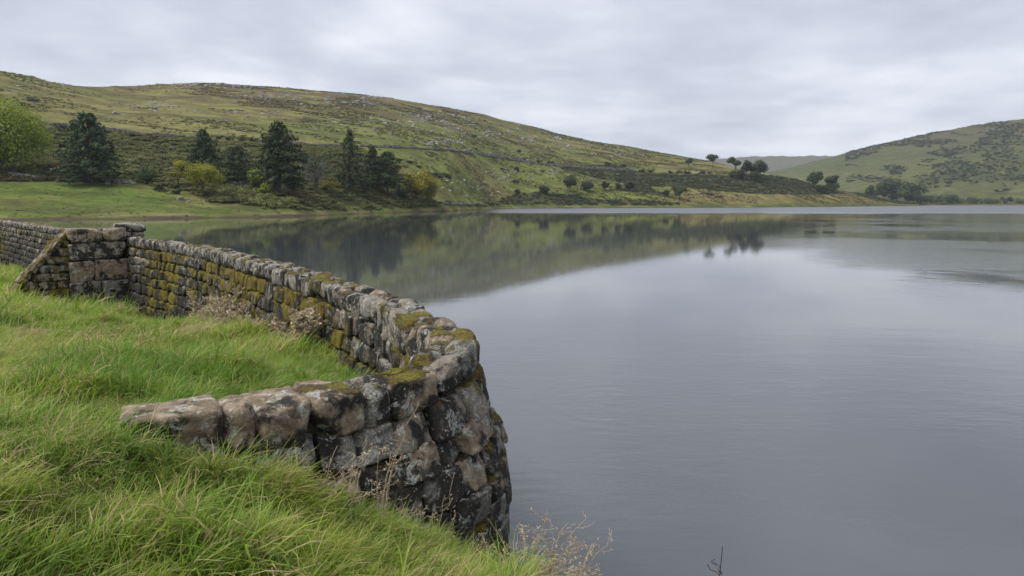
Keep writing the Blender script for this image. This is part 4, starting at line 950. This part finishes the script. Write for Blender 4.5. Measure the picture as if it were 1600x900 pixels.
for cx, cy, sx, sy, n in OUT:
    k = 0
    for _ in range(int(n * 2.4)):
        x, y = cx + rr_.normal(0, sx * .5), cy + rr_.normal(0, sy * .5) + (cx - cx)
        if y < np.interp(x, near_cols, ridge_py) + 1.5: continue
        p = hillN.hit(x, y)
        if fbm2(np.array([x / 16.0]), np.array([y / 5.0]), 3, 44)[0] < .46: continue
        P.append(p); S.append(rr_.uniform(.25, 1.0) ** 1.7 * p[1] / FPX * 2.8)
P = np.array(P); S = np.array(S)[:, None]; k = len(P)
scatter('loose_rocks', P, np.stack([rr_.uniform(-.3, .3, k), rr_.uniform(-.3, .3, k), rr_.uniform(-.5, .9, k)], 1), np.concatenate([S, S, S * .8], 1), rr_.integers(0, 6, k), rock_m, 'pale rocks and outcrops strewn over the hillside', 'rocks')
for i, (x, y, w, hh, lab) in enumerate([(281, 312, 9, 8, 'white boulder in the grass below the small yellow tree'), (295, 316, 6, 4, 'flat pale boulder just right of the white one below the yellow tree'), (703, 300, 6, 5, 'pale boulder on the pasture right of the yellow green trees'), (728, 308, 7, 4, 'grey slab boulder low on the pasture right of the yellow green trees'),
        (182, 178, 9, 5, 'pale craggy boulder on open slope above the blue green conifer'), (312, 208, 8, 6, 'pale boulder beside the track above the dark conifer'), (757, 287, 8, 4, 'broad pale boulder in the middle of the rocky pasture'), (726, 283, 5, 4, 'dark sided boulder next to the broad pale one in the pasture')]):
    p = hillN.hit(x, y); m_ = p[1] / FPX; me = rock_mesh('boulder', 500 + i, 6); me.materials.append(M['rock'])
    o = obj('boulder', me); o.location = p + np.array([0, 0, hh * m_ * .2]); o.scale = (w * m_ * .5, w * m_ * .5, hh * m_ * .9); o.rotation_euler = (.1, .05, .3 * i); tag(o, lab, 'boulder')

# ------------------------------------------------------------------ field walls on the hillside, each a heap of stones in line
def field_wall(pts, h, thick, label, seed, mat='wallrock'):
    r = np.random.default_rng(seed); W = []
    for (x0, y0), (x1, y1) in zip(pts[:-1], pts[1:]):
        for t in np.linspace(0, 1, 8, endpoint=False): W.append(hillN.hit(x0 + (x1 - x0) * t, y0 + (y1 - y0) * t))
    W = np.array(W); s = np.concatenate([[0], np.cumsum(np.linalg.norm(np.diff(W[:, :2], axis=0), axis=1))])
    base = W[0].copy(); V = []; Q = []; n = 0; cv, cq = cube_grid(1)
    d = 0.0
    while d < s[-1]:
        c = np.array([np.interp(d, s, W[:, i]) for i in range(3)]); hh = h * (0.45 + 1.0 * noise3(np.array([[d * .18, seed, 0]]), 3)[0])
        if hh < .5 * h and r.random() < .6: d += .7; continue
        for lv in range(3):
            sz = np.array([r.uniform(.35, .8), thick * .5, hh / 5.2]) * r.uniform(.8, 1.2); th = r.uniform(-.3, .3) + .3
            v = cv * sz * (1 + r.normal(0, .18, cv.shape)); ca, sa = math.cos(th), math.sin(th)
            v = np.stack([v[:, 0] * ca - v[:, 1] * sa, v[:, 0] * sa + v[:, 1] * ca, v[:, 2]], 1) + c + [r.normal(0, .15), r.normal(0, .15), hh * (lv + .4) / 3] - base
            V.append(v); Q.append(cq + n); n += len(v)
        d += r.uniform(.55, 1.0)
    o = obj('field_wall', quad_mesh('field_wall', np.concatenate(V), np.concatenate(Q), False), M[mat]); o.location = base; tag(o, label, 'wall'); return o
field_wall([(55, 194), (105, 198), (180, 205), (260, 213), (330, 218)], 1.3, 1.0, 'grey field wall along the top of the bracken slope', 1)
field_wall([(400, 221), (460, 226), (560, 229), (650, 232), (700, 235), (745, 241)], 1.0, .8, 'long grey field wall crossing the hillside behind the conifers', 2)
field_wall([(745, 241), (780, 247), (830, 255), (870, 260), (930, 264), (1000, 268)], 1.7, 1.4, 'broad tumbled field wall running down towards the spur', 3)
field_wall([(345, 292), (380, 291), (412, 292)], 1.5, .9, 'pale field wall behind the small yellow tree', 4, 'rock')
field_wall([(170, 288), (192, 286), (214, 287)], 1.1, .9, 'short tumbled pale wall beside the blue green conifer', 5, 'rock')
field_wall([(690, 319), (730, 320), (765, 321)], 1.0, .9, 'low broken wall just above the shore right of the yellow green trees', 6, 'wallrock')
field_wall([(20, 277), (45, 279), (66, 280)], 1.2, .9, 'short brown wall under the large green tree', 7, 'wallrock')

# ------------------------------------------------------------------ grass of the near bank
def tuft(name, seed, blades, length, spread, lean, width, mat, curl=1.0):
    r = np.random.default_rng(seed); V = []; Q = []; T = []; TP = []; n = 0; k = 5; t = np.linspace(0, 1, k)
    for i in range(blades):
        a = r.uniform(0, 6.28); rr = spread * math.sqrt(r.random()); o = np.array([math.cos(a) * rr, math.sin(a) * rr, 0])
        L = length * r.uniform(.5, 1.15); th = r.normal(0, .75); ln = np.clip(lean + r.normal(0, .28), .05, 1.5)
        bend = ln * t ** (1.0 / curl) ; ang = np.cumsum(np.concatenate([[0], np.full(k - 1, 1 / (k - 1))])) * ln * 1.5
        dx = np.concatenate([[0], np.cumsum(np.sin(ang[1:]) * L / (k - 1))]); dz = np.concatenate([[0], np.cumsum(np.cos(ang[1:]) * L / (k - 1))])
        th2 = th + np.cumsum(r.normal(0, .14, k)); X = o[0] + dx * np.cos(th2); Y = o[1] + dx * np.sin(th2)
        w = width * r.uniform(.6, 1.3) * (1 - t ** 2.2 * .9) * .5; wx, wy = -np.sin(th2), np.cos(th2)
        tw = r.normal(0, .5); wz = np.sin(tw) * w
        A = np.stack([X - wx * w, Y - wy * w, dz - wz], 1); B = np.stack([X + wx * w, Y + wy * w, dz + wz], 1)
        V.append(np.stack([A, B], 1).reshape(-1, 3)); T.append(np.full(2 * k, r.random())); TP.append(np.repeat(t, 2))
        j = np.arange(k - 1) * 2 + n; Q.append(np.stack([j, j + 1, j + 3, j + 2], 1)); n += 2 * k
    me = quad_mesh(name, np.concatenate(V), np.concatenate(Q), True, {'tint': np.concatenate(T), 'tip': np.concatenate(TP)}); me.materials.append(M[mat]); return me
rg = np.random.default_rng(909)
def bank_points(n, x0, x1, y0, y1, test):
    x = rg.uniform(x0, x1, n); y = rg.uniform(y0, y1, n); z = gz_at(x, y); px, py = project(x, y, z + .1)
    ok = (z > .12) & (px > -260) & (px < 1750) & (py < 1250) & test(x, y, z, px, py)
    return x[ok], y[ok], z[ok]
WD = np.vstack([WP[12:2600:6]])
def clear_wall(x, y, d):
    best = np.full(len(x), 1e9)
    for p in WD:
        if p[1] > y.max() + 1: continue
        best = np.minimum(best, (x - p[0]) ** 2 + (y - p[1]) ** 2)
    return best > d * d
def flow(x, y):      # the wind has combed the grass mostly to the right and downhill
    return -0.35 + (fbm2(x / 1.3, y / 1.3, 3, 90) - .5) * 4.2
def lay(name, pts, protos, smin, smax, label, tilt=.12, zs=1.0):
    x, y, z = pts; k = len(x); s = rg.uniform(smin, smax, k) * (.35 + 1.3 * fbm2(x / .45, y / .45, 2, 91))
    rot = np.stack([rg.normal(0, tilt, k), rg.normal(0, tilt, k), flow(x, y) + rg.normal(0, .45, k)], 1)
    scatter(name, np.stack([x, y, z - .015], 1), rot, np.stack([s, s, s * zs], 1), rg.integers(0, len(protos), k), protos, label, 'grass')
short = [tuft('short_grass', 600 + i, 42, .15, .085, .75, .0056, 'grass') for i in range(8)]
longt = [tuft('long_grass', 620 + i, 46, .33, .07, .85, .0060, 'longgrass') for i in range(8)]
midt = [tuft('mid_grass', 640 + i, 44, .20, .15, .7, .010, 'grass') for i in range(8)]
broad = [tuft('broad_grass', 660 + i, 18, .26, .10, .7, .011, 'broadgrass') for i in range(5)]
thatch = [tuft('dead_grass', 680 + i, 40, .26, .12, 1.25, .005, 'thatch') for i in range(6)]
always = lambda x, y, z, px, py: clear_wall(x, y, .30)
lay('short_grass', bank_points(26000, -8, 2.2, 1.2, 8.5, always), short, .75, 1.35, 'short bright green grass on the bank')
lay('field_grass', bank_points(52000, -34, 0, 8.3, 36, always), midt, .7, 1.4, 'green grass in the hollow behind the curved wall')
far_ok = lambda x, y, z, px, py: clear_wall(x, y, .30) | (y > 40)
def wide_points(n, x0, x1, y0, y1):
    x = rg.uniform(x0, x1, n); y = rg.uniform(y0, y1, n); z = gz_at(x, y); ok = (z > .12) & (side(x, y) > .4); return x[ok], y[ok], z[ok]
lay('pasture_grass', wide_points(26000, -75, -8, 10, 75), midt, 1.6, 2.6, 'rough pasture grass beyond the buttress')
def tall(x, y, z, px, py):
    sd = side(x, y); front = sst(-1.6, -.2, sd) * (sd < 0) ; patch = sst(.47, .58, fbm2(x / 1.1, y / 1.1, 3, 95))
    return clear_wall(x, y, .30) & (rg.random(len(x)) < np.clip(.22 + .75 * patch * (sd < .3) + .3 * front - .16 * (sd > .3), 0, 1))
lay('long_grass', bank_points(11000, -5, 2.2, 1.2, 7, tall), longt, .6, 1.1, 'long wind combed grass in tussocks in front of the wall end', .2)
def tuss(x, y, z, px, py):
    return clear_wall(x, y, .45) & (rg.random(len(x)) < sst(.56, .64, fbm2(x / 1.6, y / 1.6, 3, 97)) * .8)
lay('rough_tussocks', bank_points(9000, -14, 0, 6, 20, tuss), longt, .8, 1.3, 'rough darker tussocks scattered through the hollow', .2)

def patchy(f, a, b, seed, clear=.30):
    def t(x, y, z, px, py): return clear_wall(x, y, clear) & (rg.random(len(x)) < sst(a, b, fbm2(x / f, y / f, 3, seed)))
    return t
lay('dead_grass', bank_points(8000, -8, 2, 1.2, 9, patchy(.8, .50, .66, 98)), thatch, .7, 1.2, 'straw coloured dead grass matted between the green', .2)
lay('broad_grass', bank_points(3800, -7, 2, 1.2, 8, patchy(.7, .42, .62, 99)), broad, .7, 1.2, 'broad bladed grass growing among the finer blades', .2)
lay('dead_grass', bank_points(9000, -20, 0, 8.5, 24, patchy(1.8, .52, .66, 96)), thatch, 1.0, 1.7, 'straw coloured dead grass in the hollow', .2)
# ------------------------------------------------------------------ dry weeds
def weed(kind, base, H, seed, label, group=None, lean=(0, 0), mat='dry', stems=5, branch=9, head=.016, thick=1.0):
    r = np.random.default_rng(seed); tb = Tubes(); P = []; NN = []; S = []
    for k in range(stems):
        L = H * r.uniform(.6, 1.05); a = np.array([r.normal(0, .03), r.normal(0, .03), -.05]); th = r.uniform(0, 6.28); sp = r.uniform(.05, .45) * L * (.2 if kind == 'dock_stalk' else 1)
        t = np.linspace(0, 1, 9); droop = r.uniform(.1, .45) * (.2 if kind == 'dock_stalk' else 1)
        X = a[0] + (lean[0] * L + math.cos(th) * sp) * t ** 1.6; Y = a[1] + (lean[1] * L + math.sin(th) * sp) * t ** 1.6; Z = a[2] + L * (t - droop * t ** 3)
        St = np.stack([X, Y, Z], 1); St[1:] += r.normal(0, .006, (8, 3)); tb.add(St, np.linspace(.0045, .0022, 9) * thick, 4, r.uniform(.2, .8))
        for j in range(branch):
            u = r.uniform(.35, 1.0); q = np.array([np.interp(u, t, St[:, c]) for c in range(3)]); d = r.normal(0, 1, 3); d[2] = abs(d[2]) * .7; d /= np.linalg.norm(d); bl = r.uniform(.05, .16) * L * (.35 if kind == 'dock_stalk' else 1)
            Bp = branch_pts(q, q + d * bl, -.1 * bl, 4, r, .004); tb.add(Bp, np.linspace(.0024, .0014, 4) * thick, 3, r.uniform(.2, .9))
            m = r.integers(4, 10); uu = r.uniform(.3, 1.05, m); P.append(np.stack([np.interp(uu, np.linspace(0, 1, 4), Bp[:, c]) for c in range(3)], 1) + r.normal(0, .004, (m, 3))); NN.append(r.normal(size=(m, 3))); S.append(r.uniform(.6, 1.5, m) * head)
    root = thing(kind, base, label, 'weed', group)
    obj('stalks', tb.mesh('stalks'), M[mat], root)
    V, Q = leaf_arrays(np.concatenate(P), np.concatenate(NN), np.concatenate(S), r, .45)
    obj('seed_heads', quad_mesh('seed_heads', V, Q, False, {'tint': np.repeat(r.random(len(Q)), 4)}), M[mat], root)['kind'] = 'stuff'
def bank_hit(px, py, y0=1.5, y1=40):
    Ys = np.linspace(y0, y1, 3000); a, b, c = ray(px, py); X = a / b * Ys; Z = EYE[2] + c / b * Ys; g = gz_at(X, Ys); i = int(np.argmax(Z < g))
    return np.array([X[i], Ys[i], g[i]])
def weed_at(x, y, z_ok=True): return np.array([x, y, float(gz_at(x, y))])
weed('dry_weed', weed_at(.12, 4.1), .95, 1, 'large arching dry weed with seed heads in front of the water', lean=(.2, 0), stems=11, branch=18, head=.014, thick=.7)
weed('dry_weed', weed_at(-.06, 4.1), .75, 2, 'pale dry weed against the right hand foot of the wall', lean=(.05, 0), stems=6, branch=10)
weed('dry_weed', weed_at(.24, 4.0), .95, 3, 'tall thin dry weed leaning over the water beside the arching one', lean=(.25, 0), stems=7, branch=14, head=.014, thick=.7)
weed('dry_weed', weed_at(.33, 3.85), .75, 4, 'short tangled dry weed at the bank edge over the water', lean=(.15, 0), stems=8, branch=12, head=.014, thick=.7)
gw = 'dry weeds in front of the wall face'
for i, (x, y) in enumerate([(-.82, 4.05), (-.68, 4.2), (-1.0, 3.85), (-.5, 4.4), (-.3, 4.55), (-1.12, 3.75)]):
    weed('dry_weed', weed_at(x, y), [.95, .8, .75, .7, .6, .6][i], 10 + i, 'thin reddish dry weed growing against the near wall face', gw, lean=(.1, 0), stems=6, branch=7, head=.012, thick=.65)
gi = 'dry weeds along the grass side of the wall'
for i, (x, y, n, H, lab) in enumerate([(-6.3, 14.9, .62, .75, None), (-5.9, 14.4, .72, .85, None), (-5.5, 13.8, .66, .9, None), (-5.1, 13.2, .75, .8, None), (-4.7, 12.6, .62, .7, None), (-4.2, 11.9, .6, .6, None), (-3.6, 11.1, .55, .55, None), (-3.1, 10.3, .5, .5, None), (-2.6, 9.5, .5, .5, None), (-8, 17.3, .6, .5, None), (-9.5, 19, .6, .45, None), (-11, 20.6, .6, .45, None)]):
    qx, qy = wall_xy(s_at(x, y), n)
    weed('dry_weed', weed_at(float(qx), float(qy)), H * 1.6, 30 + i, 'bushy tan dry weed at the foot of the mossy wall', gi, stems=22, branch=26, head=.065, thick=2.0)
gb = 'dry grass stalks at the buttress foot'
for i, (n, H) in enumerate([(.5, .55), (.85, .5), (1.2, .55), (1.6, .5), (2.1, .45), (2.6, .5), (3.2, .45)]):
    q = pier_world(-.62 - .1 * (i % 2), n, 0)(np.zeros((1, 3)))[0]
    weed('dry_weed', weed_at(q[0], q[1]), H, 50 + i, 'bleached dry stalk clump at the foot of the stone buttress', gb, stems=14, branch=8, head=.04, lean=(.2, -.1), thick=2.6)
gd = 'dark seed stalks on the bank edge'
for i, (x, y, H) in enumerate([(.50, 3.25, .93), (.68, 3.2, 1.10), (.98, 3.15, 1.42)]):
    weed('dock_stalk', weed_at(x, y), H, 70 + i, 'dark upright dock stalk poking up against the water', gd, mat='dock', stems=2, branch=26, head=.014)

# ------------------------------------------------------------------ haze in the valley air
def build_haze():
    m = bpy.data.materials.new('haze'); m.use_nodes = True; nt = m.node_tree; nt.nodes.clear()
    out = nt.nodes.new('ShaderNodeOutputMaterial'); pv = nt.nodes.new('ShaderNodeVolumePrincipled')
    pv.inputs['Color'].default_value = (0.80, 0.88, 1.0, 1); pv.inputs['Density'].default_value = HAZE
    nt.links.new(pv.outputs[0], out.inputs['Volume'])
    x0, x1, y0, y1, z0, z1 = -2600, 3300, -90, 5400, -5, 420
    V = [(x, y, z) for x in (x0, x1) for y in (y0, y1) for z in (z0, z1)]
    Q = [(0, 1, 3, 2), (4, 6, 7, 5), (0, 4, 5, 1), (2, 3, 7, 6), (0, 2, 6, 4), (1, 5, 7, 3)]
    tag(obj('haze', quad_mesh('haze', V, Q, False), m), 'thin pale haze filling the valley air', 'haze', kind='stuff')
HAZE = 0.00009
build_haze()
